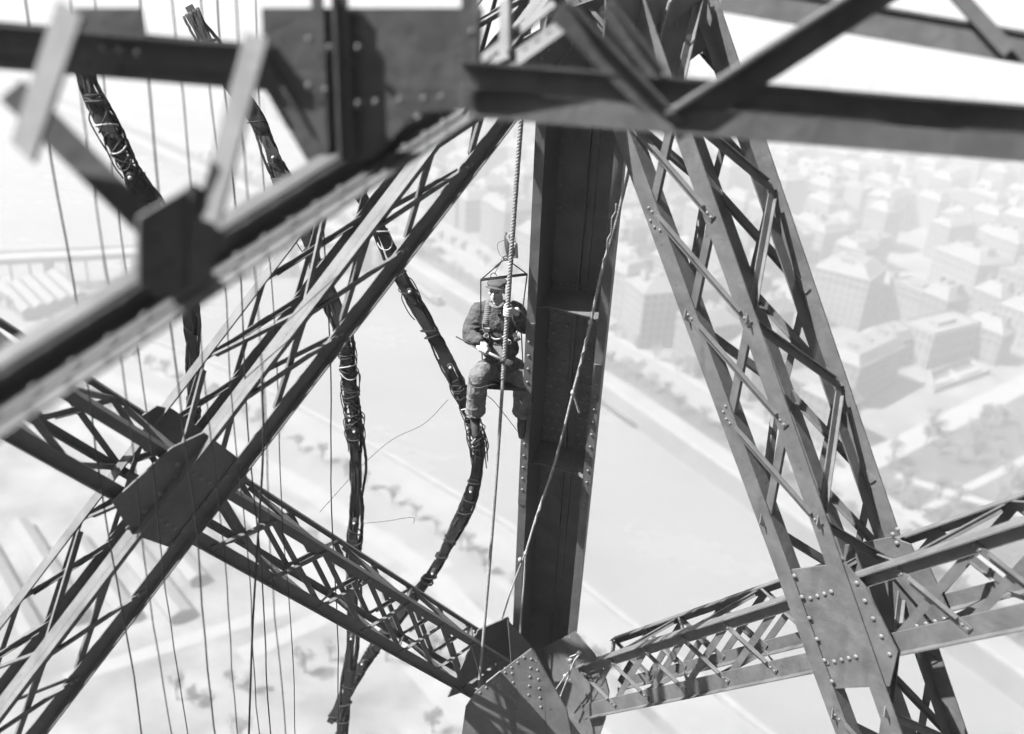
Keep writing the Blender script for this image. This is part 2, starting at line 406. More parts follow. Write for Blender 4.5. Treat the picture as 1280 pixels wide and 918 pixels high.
# long sheds of the rail yard on the near bank
yd = (G(215, 782) - G(95, 620)); yl = yd.length; yd.normalize(); yn = V((-yd.y, yd.x, 0))
if yn.x < 0: yn = -yn
shed_names = ['widest pale shed roof in the rail yard below the riveted gusset', 'narrow shed roof left of the widest one in the rail yard', 'second shed roof from the left edge in the rail yard',
              'leftmost shed roof of the rail yard', 'shed roof right of the widest one in the rail yard', 'short grey shed roof farthest right in the rail yard', 'small shed roof behind the wires at the yard end']
for k, (o, l0, ln, wd) in enumerate(((0, yl * .45, yl * .55, 4.6), (-9, yl * .3, yl * .6, 3.6), (-18, yl * .1, yl * .7, 3.4), (-28, 0, yl * .8, 3.8), (9, yl * .35, yl * .5, 3.6), (18, yl * .3, yl * .4, 3.4), (27, yl * .42, yl * .25, 3))):
    p = G(95, 620) + yn * o + yd * l0; t = thing('rail_yard_shed', shed_names[k], 'shed', p, 'sheds of the rail yard')
    z = V((0, 0, 1)); one('wall', WALLS[1], t, 'box', p, yd * ln, yn * wd, z * 2.2)
    one('roof', 'shed', t, 'prism', [p - yn * .5 + z * 2.21, p + yn * (wd + .5) + z * 2.21, p + yn * (wd / 2) + z * 3.2], yd * ln)
for k in range(5):       # farther sheds seen at the left edge
    p = G(30 + k * 16, 402 - k * 5); t = thing('quay_shed', 'slanting pale shed roof by the bridge, number %s from the left edge' % ('one two three four five'.split()[k]), 'shed', p, 'sheds by the bridge')
    z = V((0, 0, 1)); one('wall', WALLS[1], t, 'box', p, -yd * 34, yn * 5, z * 4)
    one('roof', 'shed', t, 'prism', [p - yn * .4 + z * 4.01, p + yn * 5.4 + z * 4.01, p + yn * 2.5 + z * 5.6], -yd * 34)
# the bridge across the river at upper left
b0, b1 = G(-60, 352), G(545, 318); e = b1 - b0; bl = e.length; e.normalize(); n_ = V((-e.y, e.x, 0)); n_ = n_ if n_.y > 0 else -n_
bt = thing('river_bridge', 'long pale bridge with posts crossing the river at upper left', 'bridge', b0); z = V((0, 0, 1))
one('deck', 'stone', bt, 'box', b0 + z * 6, e * bl, n_ * 12, z * 1.6)
for s_ in (0, 11.6):
    one('parapet', 'stone', bt, 'box', b0 + n_ * s_ + z * 7.603, e * bl, n_ * .4, z * 1.0)
k = 0
while k * 7.5 < bl:
    one('post', 'stone', bt, 'box', b0 + e * (k * 7.5) - n_ * .2 + z * (WZ - .5), e * .9, n_ * 1.2, z * (6 - WZ + .495)); k += 1
for k in range(1, 6):
    pp = b0 + e * bl * k / 6 + n_ * 1.6; one('pier', 'stone', bt, 'box', pp + z * (WZ - .5), e * 3.5, n_ * 9, z * (6 - WZ + .495))
# trees: three crowns shared
def tree_mesh(seed, nleaf=420):
    r = random.Random(seed); b = MB(); cl = [(V((r.uniform(-1.6, 1.6), r.uniform(-1.6, 1.6), r.uniform(3.6, 7.2))), r.uniform(.9, 1.7)) for _ in range(9)]
    for _ in range(nleaf):
        c, rad = r.choice(cl); d = V((r.gauss(0, 1), r.gauss(0, 1), r.gauss(0, 1))).normalized() * rad * r.random() ** .4
        p = c + d; u = V((r.gauss(0, 1), r.gauss(0, 1), r.gauss(0, 1))).normalized(); v = u.orthogonal().normalized(); s_ = r.uniform(.16, .36)
        k = len(b.v); b.v += [p - u * s_, p + v * s_ * .7, p + u * s_, p - v * s_ * .7]; b.f.append((k, k + 1, k + 2, k + 3))
    t = MB(); t.tube([V((0, 0, -.1)), V((.05, 0, 2)), V((0, .1, 4.4)), V((0, 0, 6))], [.24, .18, .12, .04], 7)
    for c, rad in cl[:6]: t.tube([V((0, 0, r.uniform(2.4, 3.4))), (V((0, 0, 3.4)) + c) / 2, c], [.1, .07, .03], 5)
    return b, t
tm = []
for s_ in (1, 2, 3):
    b, t = tree_mesh(s_)
    def mk(mb, nm, mt):
        me = bpy.data.meshes.new(nm); me.from_pydata([tuple(q) for q in mb.v], [], mb.f); me.materials.append(M[mt]); return me
    tm.append((mk(b, 'crown', 'leaf'), mk(t, 'trunk', 'bark')))
def tree(p, s_, label, group):
    i = random.randrange(3); t = thing('quay_tree', label, 'tree', p, group); t.rotation_euler.z = random.uniform(0, 6.28); t.scale = (s_, s_, s_ * random.uniform(.9, 1.15))
    for nm, me in (('crown', tm[i][0]), ('trunk', tm[i][1])):
        o = bpy.data.objects.new(nm, me); C.objects.link(o); o.parent = t
def along(edge, off, step, side, jit, s0, s1, label, group, keep=lambda x, y: True):
    for i in range(len(edge) - 1):
        v = edge[i + 1] - edge[i]; L = v.length; v.normalize(); n_ = V((-v.y, v.x, 0)) * side; k = 0
        while k < L:
            p = edge[i] + v * k + n_ * (off + random.uniform(-jit, jit)); x, y = px_of(p)
            if -20 < x < 1300 and 30 < y < 940 and p.y < 600 and keep(x, y): tree(p, random.uniform(s0, s1), label, group)
            k += step * random.uniform(.8, 1.3)
along(far, 13, 8, SF, 1.5, .8, 1.15, 'small hazy tree in the row along the far quay', 'trees along the far quay')
along(far, 34, 11, SF, 1, .8, 1.1, 'small hazy street tree below the far bank house fronts', 'street trees below the far houses')
along(near, 17.5, 9, SN, .8, .6, .85, 'small hazy tree in the row along the near quay', 'trees along the near quay', lambda x, y: y < 860)
along(near, 45.5, 9, SN, .8, .6, .9, 'small hazy tree beside the near bank tramway', 'trees beside the tramway')
for _ in range(34):
    p = G(random.uniform(1110, 1280), random.uniform(505, 640)); x, y = px_of(p)
    if y > 560 - (x - 1100) * .5 + 15: tree(p, random.uniform(.7, 1.2), 'bushy hazy tree on the dark park lawn at right', 'trees on the park lawn')
for _ in range(16):
    p = G(random.uniform(150, 620), random.uniform(770, 930)); x, y = px_of(p)
    if y > 935 - x * .32 + 6: tree(p, random.uniform(.55, 1.0), 'hazy garden tree below the hanging wires', 'garden trees below the wires')
# two barges moored at the far quay
for k, (px, py, ln) in enumerate(((533, 369, 30), (775, 517, 24))):
    p = G(px, py, WZ); t = thing('moored_barge', ('long pale barge moored near the bridge, left of the painter', 'small barge moored at the far quay beside the column')[k], 'barge', p, 'moored barges')
    a = tdir; n_ = ndir; z = V((0, 0, 1)); w2 = 2.4
    hull = [p - a * ln * .5 - n_ * w2 * .6, p - a * ln * .42 - n_ * w2, p + a * ln * .42 - n_ * w2, p + a * ln * .5, p + a * ln * .42 + n_ * w2, p - a * ln * .42 + n_ * w2, p - a * ln * .5 + n_ * w2 * .6]
    one('hull', 'iron', t, 'prism', [q - z * .5 for q in hull], z * 1.9)
    one('hatch', 'shed', t, 'prism', [p - a * ln * .25 - n_ * 1.6 + z * 1.403, p - a * ln * .25 + n_ * 1.6 + z * 1.403, p - a * ln * .25 + z * 2.5], a * ln * .55)
    one('cabin', WALLS[0], t, 'box', p - a * ln * .44 - n_ * 1.3 + z * 1.403, a * ln * .12, n_ * 2.6, z * 2)

# ================================================================== THE TOWER
T = .012
def lattice_girder(name, label, pl, a0, a1, b0, b1, D, wl, fl, pitch, phase=0.0, rib=True, skip=None, wl_b=None, zz=0, flip=False, style=0, bw_=.062, rear=1.0):
    A0, A1, B0, B1 = pl(*a0), pl(*a1), pl(*b0), pl(*b1); n = pl.n
    root = thing(name, label, 'girder', (A0 + B0) / 2, 'lattice girders of the tower leg')
    ax = (A1 - A0 + B1 - B0).normalized(); u = (B0 + B1 - A0 - A1) / 2; u = (u - ax * u.dot(ax)).normalized(); wl_b = wl_b or wl
    chords = {}
    for nm, p0, p1, du, dnm, ww in (('chord', A0, A1, u, n, wl), ('chord', B0, B1, -u, n, wl_b), ('chord', A0 + n * D, A1 + n * D, u, -n, wl * rear), ('chord', B0 + n * D, B1 + n * D, -u, -n, wl_b * rear)):
        b = MB(); L = p1 - p0
        b.box(p0, L, du * ww, dnm * T)
        b.box(p0 + dnm * (T + .0005) + (du * (ww - T) if style else V((0, 0, 0))), L, du * T, dnm * (fl - T))
        if rib and dnm == n: b.box(p0 + du * .001 - dnm * .0505, L, du * T, dnm * .05)
        chords[(du == u, dnm == n)] = b.build('chord', 'steel', root)
    # the lacing of the four faces: bars cross in every panel
    La = (A1 - A0).length; npan = max(1, int(La / pitch)); pt = La / npan
    Ad, Bd = (A1 - A0).normalized(), (B1 - B0)
    def pa(i): return A0 + (A1 - A0) * ((i + phase) / npan)
    def pb(i): return B0 + (B1 - B0) * ((i + phase) / npan)
    def bar(p, q, face_n, side, wd=.062, rb=.03):
        """angle bar from p to q lying on the plate; face_n outwards"""
        d = (q - p).normalized(); s_ = d.cross(face_n).normalized(); b = MB(); p = p - d * .03; q = q + d * .03
        o = face_n * (.0015 if side > 0 else -T - .0015 - .009)
        b.box(p - s_ * wd / 2 + o, q - p, s_ * wd, face_n * .009)
        o2 = o + (face_n * .0095 if side > 0 else -face_n * .0005)
        b.box(p + d * .11 - s_ * wd / 2 + o2, q - p - d * .22, s_ * .008, face_n * (rb if side > 0 else -rb))
        return b.build('lacing_bar', 'steel', root)
    for i in range(npan):
        for (fa, fb, fn, front) in ((pa, pb, -n, True), (lambda k: pa(k) + n * D, lambda k: pb(k) + n * D, n, False)):
            if i + 1 + phase > npan or i + phase < 0: continue
            mid = (fa(i) + fb(i + 1)) / 2
            if skip and skip(*px_of(mid), front): continue
            ia, ib = u * wl * .55, -u * wl_b * .55
            sg = (1 if front else -1) * (-1 if flip else 1); bar(fa(i) + ia, fb(i + 1) + ib, fn, sg, bw_, bw_ * .5); bar(fb(i) + ib, fa(i + 1) + ia, fn, -sg, bw_, bw_ * .5)
            if front:
                qa, qb = (fb(i) + ib, fa(i + 1) + ia) if flip else (fa(i) + ia, fb(i + 1) + ib); dd = (qb - qa).normalized()
                for s_ in (-.012, .03): rivet(root, qa + dd * s_ + fn * .0105, fn, .013); rivet(root, qb - dd * s_ + fn * .0105, fn, .013)
        for (f0, sgn) in ((pa, 1), (pb, -1)):
            if i + 1 + phase > npan: continue
            mid = f0(i) + n * D / 2
            if skip and skip(*px_of(mid), None): continue
            fn = -u * sgn; i1, i2 = (n * fl * .55, n * (D - fl * .55)) if not style else (u * sgn * .07 - n * .012, u * sgn * .07 + n * (D - .035))
            kw_b = {} if style else dict(wd=.02, rb=.04)
            sd_ = 1 if style else -1
            bar(f0(i) + i1, f0(i + 1) + i2, fn, sd_, **kw_b) if (i + zz) % 2 else bar(f0(i) + i2, f0(i + 1) + i1, fn, sd_, **kw_b)
    return root, u, ax, n
def gusset(root, pl, pix, off, th=.014, m='steel', name='gusset_plate'):
    pts = [pl(x, y, off) for x, y in pix]; return one(name, m, root, 'prism', pts, pl.n * th)
def rivets_on(root, pl, pix, off, r=.019):
    for x, y in pix: rivet(root, pl(x, y, off), -pl.n, r)
def rowpx(a, b, n): return [(a[0] + (b[0] - a[0]) * i / (n - 1), a[1] + (b[1] - a[1]) * i / (n - 1)) for i in range(n)]
Dg = .62
class Shifted(Plane):
    def __init__(s, p, off): s.nc, s.n, s.c = p.nc, p.n, p.c + off
PL2, PR2 = Shifted(PL, .085), Shifted(PR, .085)      # the lower girders sit behind the gusset plates
# diagonal of the left face, lower left to the column head
g3, *_ = lattice_girder('lattice_girder', 'dark diagonal lattice girder with bright upper edges rising from lower left to the column head', PL,
    (-30, 927), (700, -29), (20, 960), (752, 5), .65, .075, .09, .72, wl_b=.115, bw_=.038, rear=.8, skip=lambda x, y, f: f is not None and f and 130 < x < 300 and 545 < y < 690)
# lower girder of the left face
g1, *_ = lattice_girder('lattice_girder', 'lattice girder descending from the left edge to the foot of the column', PL2,
    (-40, 405), (660, 841), (-40, 523), (640, 900), Dg, .085, .06, .70, wl_b=.10, flip=True, bw_=.046, rear=.6, skip=lambda x, y, f: f is True and 100 < x < 250)
# lower girder of the right face
g2, *_ = lattice_girder('lattice_girder', 'grey lattice girder rising from the column foot to the right edge', PR2,
    (722, 832), (1330, 634), (735, 897), (1330, 775), Dg, .115, .08, .62, rear=.75, skip=lambda x, y, f: f is True and x > 1000 and x < 1110, wl_b=.16)
# diagonal of the right face
g4, *_ = lattice_girder('lattice_girder', 'steep grey lattice girder on the right running down to the riveted gusset', PR,
    (702, -12), (1078, 1008), (802, -12), (1159, 1008), .77, .15, .12, .84, style=1, rib=False, skip=lambda x, y, f: f is True and y > 700 and y < 860)
gusset(g3, PL, [(140, 628), (215, 560), (255, 541), (303, 577), (310, 600), (222, 688), (165, 668)], .014)
rivets_on(g3, PL, rowpx((222, 581), (271, 608), 6), .012); rivets_on(g3, PL, rowpx((181, 638), (218, 660), 5), .012)
rivets_on(g3, PL, rowpx((298, 577), (216, 680), 7), -.002); rivets_on(g3, PL, rowpx((262, 553), (160, 660), 6), -.002)
gusset(g3, PL, [(178, 520), (196, 508), (216, 512), (262, 545), (240, 575), (185, 548)], Dg - .03)
gusset(g4, PR, [(985, 713), (1056, 704), (1082, 735), (1122, 815), (1112, 858), (1043, 861)], .014)
rivets_on(g4, PR, rowpx((1013, 748), (1048, 737), 5), .012, .02); rivets_on(g4, PR, rowpx((1034, 829), (1079, 819), 6), .012, .02)
rivets_on(g4, PR, rowpx((993, 720), (1040, 852), 6), -.002, .02); rivets_on(g4, PR, rowpx((1071, 729), (1112, 818), 5), .012, .02)
gusset(g4, PR, [(1054, 697), (1056, 682), (1114, 672), (1138, 681), (1143, 692), (1100, 722), (1062, 728)], Dg - .03)
rivets_on(g4, PR, [(1064, 688), (1121, 679), (1116, 668), (1122, 662)], Dg - .035, .02)
gusset(g2, PR, [(1080, 728), (1160, 705), (1186, 765), (1180, 790), (1108, 806)], Dg - .02)
rivets_on(g2, PR, rowpx((1112, 792), (1192, 771), 8), Dg - .025, .02)
rivets_on(g4, PR, [(815, 268), (813, 276), (818, 284), (825, 288), (907, 508), (904, 515), (909, 524), (915, 529)], -.002, .013)

# ---- unseen plank floor, wall and soffit added around the camera to cut ambient light
zd = H - 1.7
pb_ = MB()
for k in range(30): pb_.box(V((-3.5 + k * .4, -9, zd)), V((.385, 0, 0)), V((0, 9.2, 0)), V((0, 0, .06)))
o = pb_.build('shading_floor', 'lath'); o['kind'] = 'structure'
pb_ = MB(); pb_.box(V((-3.5, -9.2, zd)), V((12, 0, 0)), V((0, .05, 0)), V((0, 0, 5))); pb_.box(V((8.52, -9, zd)), V((.05, 0, 0)), V((0, 9, 0)), V((0, 0, 5)))
o = pb_.build('shading_wall', 'lath'); o['kind'] = 'structure'
pb_ = MB(); pb_.box(V((-3.5, -9, zd + 5.003)), V((12.1, 0, 0)), V((0, 9.5, 0)), V((0, 0, .1)))
o = pb_.build('shading_soffit', 'steel'); o['kind'] = 'structure'
# ---- the corner column: an open trough with outward lips
K0, K1 = P(737, 8, 1 / ((.1299 + (157 - 8) * .0406 / 623) * S)), P(672, 890, 1 / ((.0893 - 110 * .0406 / 623) * S))
kax = (K1 - K0).normalized(); kw = (K0 - V((0, 0, H))); kw = (kw - kax * kw.dot(kax)).normalized(); kw = (RW @ V((0, 0, 1)) - kax * (RW @ V((0, 0, 1))).dot(kax)).normalized()
ku = kw.cross(kax).normalized()
if ku.dot(RW @ V((1, 0, 0))) < 0: ku = -ku
rr_ = Matrix.Rotation(math.radians(17), 3, kax); rr_ = rr_ if (rr_ @ kw).dot(ku) > 0 else rr_.inverted(); kw, ku = rr_ @ kw, rr_ @ ku     # the trough looks a little to the left
col = thing('steel_column', 'broad dark riveted steel column with open trough beside the painter', 'column', K1)
KL = (K1 - K0).length; hw = .298; lip = .085; dp = .5
def kp(t, u, w_): return K0 + kax * t + ku * u + kw * w_
one('left_wall', 'steel', col, 'box', kp(0, -hw, .0125), kax * KL, ku * .014, kw * (dp - .0125))
one('right_wall', 'steel', col, 'box', kp(0, hw - .014, .0125), kax * KL, ku * .014, kw * (dp - .0125))
one('back_web', 'steel', col, 'box', kp(0, -hw + .015, dp - .014), kax * KL, ku * (2 * hw - .03), kw * .014)
one('lip', 'steel', col, 'box', kp(0, -hw - lip + .014, 0), kax * KL, ku * lip, kw * .012)
one('lip', 'steel', col, 'box', kp(0, hw - .014, 0), kax * KL, ku * lip, kw * .012)
one('centre_rib', 'steel', col, 'box', kp(0, -.045, dp - .027), kax * KL, ku * .11, kw * .0125)
one('centre_rib', 'steel', col, 'box', kp(0, -.02, dp - .078), kax * KL, ku * .012, kw * .05)
def t_at(py):          # place along the column that shows at image row py
    lo, hi = 0.0, KL
    for _ in range(40):
        m_ = (lo + hi) / 2
        if px_of(kp(m_, 0, 0))[1] < py: lo = m_
        else: hi = m_
    return lo
ts0, ts1 = t_at(388), t_at(598)
one('splice_plate', 'steel', col, 'box', kp(ts0 + .05, -hw + .02, dp - .0265), kax * (ts1 - ts0 - .1), ku * .225, kw * .0115)
one('splice_plate', 'steel', col, 'box', kp(ts0 + .05, .085, dp - .0265), kax * (ts1 - ts0 - .1), ku * .19, kw * .0115)
one('splice_plate', 'steel', col, 'box', kp(ts0 + .2, -hw - lip + .013, -.0125), kax * (ts1 - ts0 + .25), ku * (lip - .002), kw * .012)
one('splice_plate', 'steel', col, 'box', kp(ts0 + .5, hw - .013, -.0125), kax * (ts1 - ts0 - .1), ku * (lip - .002), kw * .012)
for t_ in (t_at(395), t_at(592), t_at(128)):
    one('diaphragm', 'steel', col, 'prism', [kp(t_, -hw + .016, .05), kp(t_, -hw + .016, dp - .03), kp(t_, hw - .016, dp - .03), kp(t_, hw - .016, .02), kp(t_, hw - .08, .06), kp(t_, -hw + .1, .1)], kax * .012)
    for k in range(9): rivet(col, kp(t_ - .05, -hw + .05 + k * .062, dp - .03), -kw, .013)
tt = ts0 + .14; k = 0
while tt < ts1 - .08:
    for u_ in ((-.27, -.18, -.1) if k % 2 else (-.225, -.14)): rivet(col, kp(tt, u_, dp - .0267), -kw, .018)
    for u_ in ((.105, .18, .255) if k % 2 else (.145, .22)): rivet(col, kp(tt, u_, dp - .0267), -kw, .018)
    tt += .105; k += 1
tt = .15; k = 0
while tt < KL - .3:
    if not ts0 < tt < ts1:
        for u_ in (-.25, .25): rivet(col, kp(tt, u_, dp - .0142), -kw, .012)
    rivet(col, kp(tt + .1, hw - .0145, .1), -ku, .012)
    if ts0 + .3 < tt < ts1 + .35: rivet(col, kp(tt, -hw - lip / 2 + .01, -.013), -kw, .016)
    if ts0 + .55 < tt < ts1 + .3: rivet(col, kp(tt, hw + lip / 2 - .01, -.013), -kw, .016)
    tt += .21 if not ts0 < tt < ts1 + .3 else .15; k += 1
# foot of the column: gusset plates that take both lower girders
PG = Plane(V((-.06, -.2, .97)), V((-.06, -.2, .97)).normalized().dot(ray(664, 811)) * 9.75)
PG.c = PG.nc.dot(ray(664, 811)) * 9.75
gl = gusset(col, PG, [(570, 970), (582, 884), (594, 866), (640, 829), (664, 811), (685, 848), (706, 970)], 0, .016)
gr = gusset(col, PR, [(676, 812), (718, 790), (724, 796), (742, 818), (755, 842), (761, 866), (756, 900), (735, 960), (712, 960)], .105, .016)
gusset(col, PL, [(598, 788), (636, 772), (646, 822), (600, 858), (560, 872)], Dg * .55, .016)
one('gusset_plate', 'steel', col, 'prism', [PG(665, 812, -.03), PG(708, 888, -.03), PG(722, 960, -.03), PG(686, 960, -.03), PG(680, 850, -.03)], PR.n * .014)
one('splice_angle', 'steel', col, 'prism', [PG(650, 822, -.0005), PG(664, 812, -.0005), PG(680, 845, -.0005), PG(684, 960, -.0005), PG(642, 960, -.0005)], -PG.n * .012)
one('gusset_plate', 'steel', col, 'prism', [PL(634, 774, .1), PL(668, 812, -.06), PL(700, 880, -.06), PL(640, 850, .1)], -PL.n * .014)
for q in rowpx((600, 866), (655, 822), 8) + rowpx((664, 824), (660, 880), 6) + rowpx((671, 826), (676, 884), 6) + rowpx((640, 842), (646, 888), 5) + [(622, 858), (626, 856), (624, 861)]: rivet(col, PG(q[0], q[1], 0 if q[0] < 648 else -.013), -PG.n, .016)
for q in rowpx((712, 797), (713, 850), 6) + [(748, 862), (752, 860), (750, 866)]: rivet(col, PR(q[0], q[1], .105), -PR.n, .013)
# head of the column
gusset(col, PL, [(655, 84), (712, 10), (765, -8), (752, 112), (690, 118)], -.03, .016)
PH = Plane(PL.nc, (PL.nc.dot(ray(840, 60)) * 6.75))
gusset(col, PH, [(758, -5), (885, -5), (881, 62), (834, 98), (800, 150), (752, 112)], 0, .016)
for q in rowpx((668, 84), (712, 30), 6) + rowpx((700, 100), (745, 96), 4): rivet(col, PL(q[0], q[1], -.03), -PL.n, .015)
for q in rowpx((775, 30), (862, 30), 6) + rowpx((780, 108), (850, 70), 5): rivet(col, PH(q[0], q[1], 0), -PH.n, .015)

# ================================================================== NEAR BRACING (out of focus)
PF = Plane(V((-.12, -.29, .95)), 3.3)
fg = thing('bracing_beam', 'blurred near horizontal steel beam with a big gusset plate across the top', 'beam', P(640, 150, 3.4))
def fplate(root, name, pix, off, th=.012, pl=PF, m='steel_fg'):
    return one(name, m, root, 'prism', [pl(x, y, off) for x, y in pix], pl.n * th)
def flat(root, name, pl, a, b, w0, w1, off, th=.01, rib=0, m='steel_fg', wb=None):
    """flat or angle bar between pixels a and b on plane pl; w0..w1 widths in m across (image-down positive)"""
    p, q = pl(*a, off), pl(*b, off); d = (q - p).normalized(); s_ = d.cross(pl.n).normalized()
    if s_.dot(RW @ V((0, 1, 0))) < 0: s_ = -s_
    mb = MB(); mb.box(p + s_ * w0, q - p, s_ * (w1 - w0), pl.n * th)
    if rib: mb.box(p + s_ * w0 - pl.n * (abs(rib) + .0005), q - p, s_ * th, pl.n * abs(rib)) if rib > 0 else mb.box(p + s_ * (w1 - th) - pl.n * (abs(rib) + .0005), q - p, s_ * th, pl.n * abs(rib))
    return mb.build(name, m, root)
flat(fg, 'web', PF, (-60, 52), (560, 104), -.075, .075, .06, .012)
flat(fg, 'upper_angle', PF, (-60, 43), (345, 76), -.045, .05, .03, .012, rib=.05)
flat(fg, 'upper_angle', PF, (575, 92), (1340, 152), -.045, .05, -.03, .012, rib=.022)
PF1 = Plane(V((-.05, -.2, .97)), 3.28)
flat(fg, 'lower_angle', PF1, (585, 114), (1340, 176), -.002, .088, -.012, .012, rib=-.02)
flat(fg, 'web', PF, (585, 103), (1340, 168), -.05, .07, .045, .012)
fplate(fg, 'gusset_plate', [(327, 10), (604, 10), (600, 137), (520, 141), (470, 195), (420, 212), (385, 205), (368, 160), (330, 95)], .02)
flat(fg, 'stiffener', PF, (396, -10), (404, 200), -.02, .02, .005, .012, rib=.012)
flat(fg, 'stiffener', PF, (424, -10), (432, 195), -.028, .026, -.004, .012, rib=-.018)
flat(fg, 'stiffener', PF, (588, -10), (585, 135), -.03, .03, -.006, .012, rib=.012)
for q in [(386, 50), (386, 108), (407, 113), (448, 60), (448, 130), (470, 128), (500, 126), (530, 124), (523, 148), (552, 122), (130, 60), (150, 62), (172, 66), (412, 60), (590, 40), (590, 90)]: rivet(fg, PF(q[0], q[1], -.006), -PF.n, .012, 'steel_fg')
for a, b, w0, w1, rb in (((700, 10), (842, 158), -.035, .045, .035), ((756, 10), (822, 96), -.03, .025, .03), ((1120, -24), (838, 158), -.055, .06, .045)):
    flat(fg, 'brace', PF, a, b, w0, w1, -.05, .012, rib=rb)
flat(fg, 'brace', PF, (328, 84), (404, 214), -.032, .032, .035, .012, rib=.03)
fplate(fg, 'gusset_plate', [(786, 92), (838, 100), (906, 108), (912, 172), (842, 164), (770, 150)], .0)
# upper left end plate
fplate(fg, 'gusset_plate', [(92, 10), (176, 10), (182, 40), (176, 62), (140, 92), (84, 92), (86, 40)], .04)
# the sunlit piece with rivets in the open corner beside the gusset
sk = thing('sloping_angle', 'sunlit blurred sloping angle iron with rivets above the beam, near the column head', 'angle iron', P(650, 60, 3.7))
PS = Plane(V((.45, .5, .74)), 2.12)
flat(sk, 'flange', PS, (590, 112), (722, 18), -.05, .05, 0, .012)
flat(sk, 'web', PS, (590, 96), (700, 10), -.09, -.03, .03, .012)
flat(sk, 'stub', PS, (632, 0), (632, 74), -.03, .03, -.02, .012, rib=.03)
for q in rowpx((612, 92), (700, 30), 7): rivet(sk, PS(q[0], q[1], -.001), -PS.n, .013, 'steel_fg')
# upper right member
ur = thing('bracing_bar', 'blurred grey bar crossing the upper right corner', 'beam', P(1160, 40, 3.2))
PU = Plane(V((.05, -.1, .99)), 3.8)
flat(ur, 'web', PU, (900, -6), (1330, 68), -.06, .06, 0, .012, rib=.012)
flat(ur, 'brace', PU, (1185, -20), (1262, 64), -.03, .03, -.03, .012)
# ---- near diagonal girder, lower left
PQ = Plane(PL.nc, 2.41)
Q0, Q1 = P(560, 136, 3.6), P(-70, 540, 2.25)
qax = (Q1 - Q0).normalized(); qn = (PL.n - qax * PL.n.dot(qax)).normalized(); qs = qn.cross(qax).normalized()
if qs.dot(RW @ V((0, 1, 0))) < 0: qs = -qs
ndg = thing('diagonal_beam', 'large blurred riveted diagonal beam in the near left foreground', 'beam', Q1)
QL = (Q1 - Q0).length
def qp(t, s_, n_): return Q0 + qax * t + qs * s_ + qn * n_
def qbar(name, s0, s1, n0, n1): return one(name, 'steel_fg', ndg, 'box', qp(0, s0, n0), qax * QL, qs * (s1 - s0), qn * (n1 - n0))
qbar('web', -.072, .013, 0, .012)
qbar('upper_angle', -.073, -.061, .0125, .072); qbar('upper_angle', -.06, -.03, -.0115, -.0005)
qbar('lower_angle', .0135, .0255, -.125, .012); qbar('lower_angle', -.022, .0125, -.0115, -.0005); qbar('cover_strip', .0035, .013, -.075, -.0125)
tt = .1
while tt < QL:
    rivet(ndg, qp(tt, .003, -.05), -qs, .0145, 'steel_fg'); rivet(ndg, qp(tt + .06, .013, -.1), -qs, .0155, 'steel_fg')
    rivet(ndg, qp(tt + .03, -.045, -.0118), -qn, .0135, 'steel_fg'); tt += .12
def dq(px, py, dd): return P(px, py, dd)
# its gusset and braces
gp = [PQ(x, y, -.075) for x, y in ((174, 272), (246, 230), (264, 246), (270, 284), (292, 300), (236, 362), (200, 372), (174, 358))]
one('gusset_plate', 'steel_fg', ndg, 'prism', gp, qn * .012)
one('gusset_angle', 'steel_fg', ndg, 'prism', [PQ(236, 236, -.0755), PQ(262, 246, -.0755), PQ(262, 352, -.0755), PQ(232, 362, -.0755)], -qn * .012)
for x, y in ((195, 300), (215, 330), (240, 268), (250, 300), (200, 340), (268, 330)): rivet(ndg, PQ(x, y, -.0755), -qn, .013, 'steel_fg')
def brace(root, a, da, b, db, wd, th, name='brace'):
    p, q = P(*a, da), P(*b, db); d = (q - p).normalized(); n_ = (RW @ ray((a[0] + b[0]) / 2, (a[1] + b[1]) / 2)).normalized()
    n_ = (n_ - SUN * 1.8).normalized() if name == 'lit' else n_
    n_ = (n_ - d * n_.dot(d)).normalized(); s_ = d.cross(n_).normalized(); mb = MB()
    mb.box(p - s_ * wd / 2, q - p, s_ * wd, n_ * th); return mb.build('brace', 'steel', root)
brace(ndg, (320, 44), 2.45, (258, 276), 2.5, .092, .012, 'lit')
brace(ndg, (86, 10), 2.3, (26, 190), 2.4, .14, .012, 'lit')
brace(ndg, (14, 112), 2.45, (190, 286), 2.58, .08, .02)

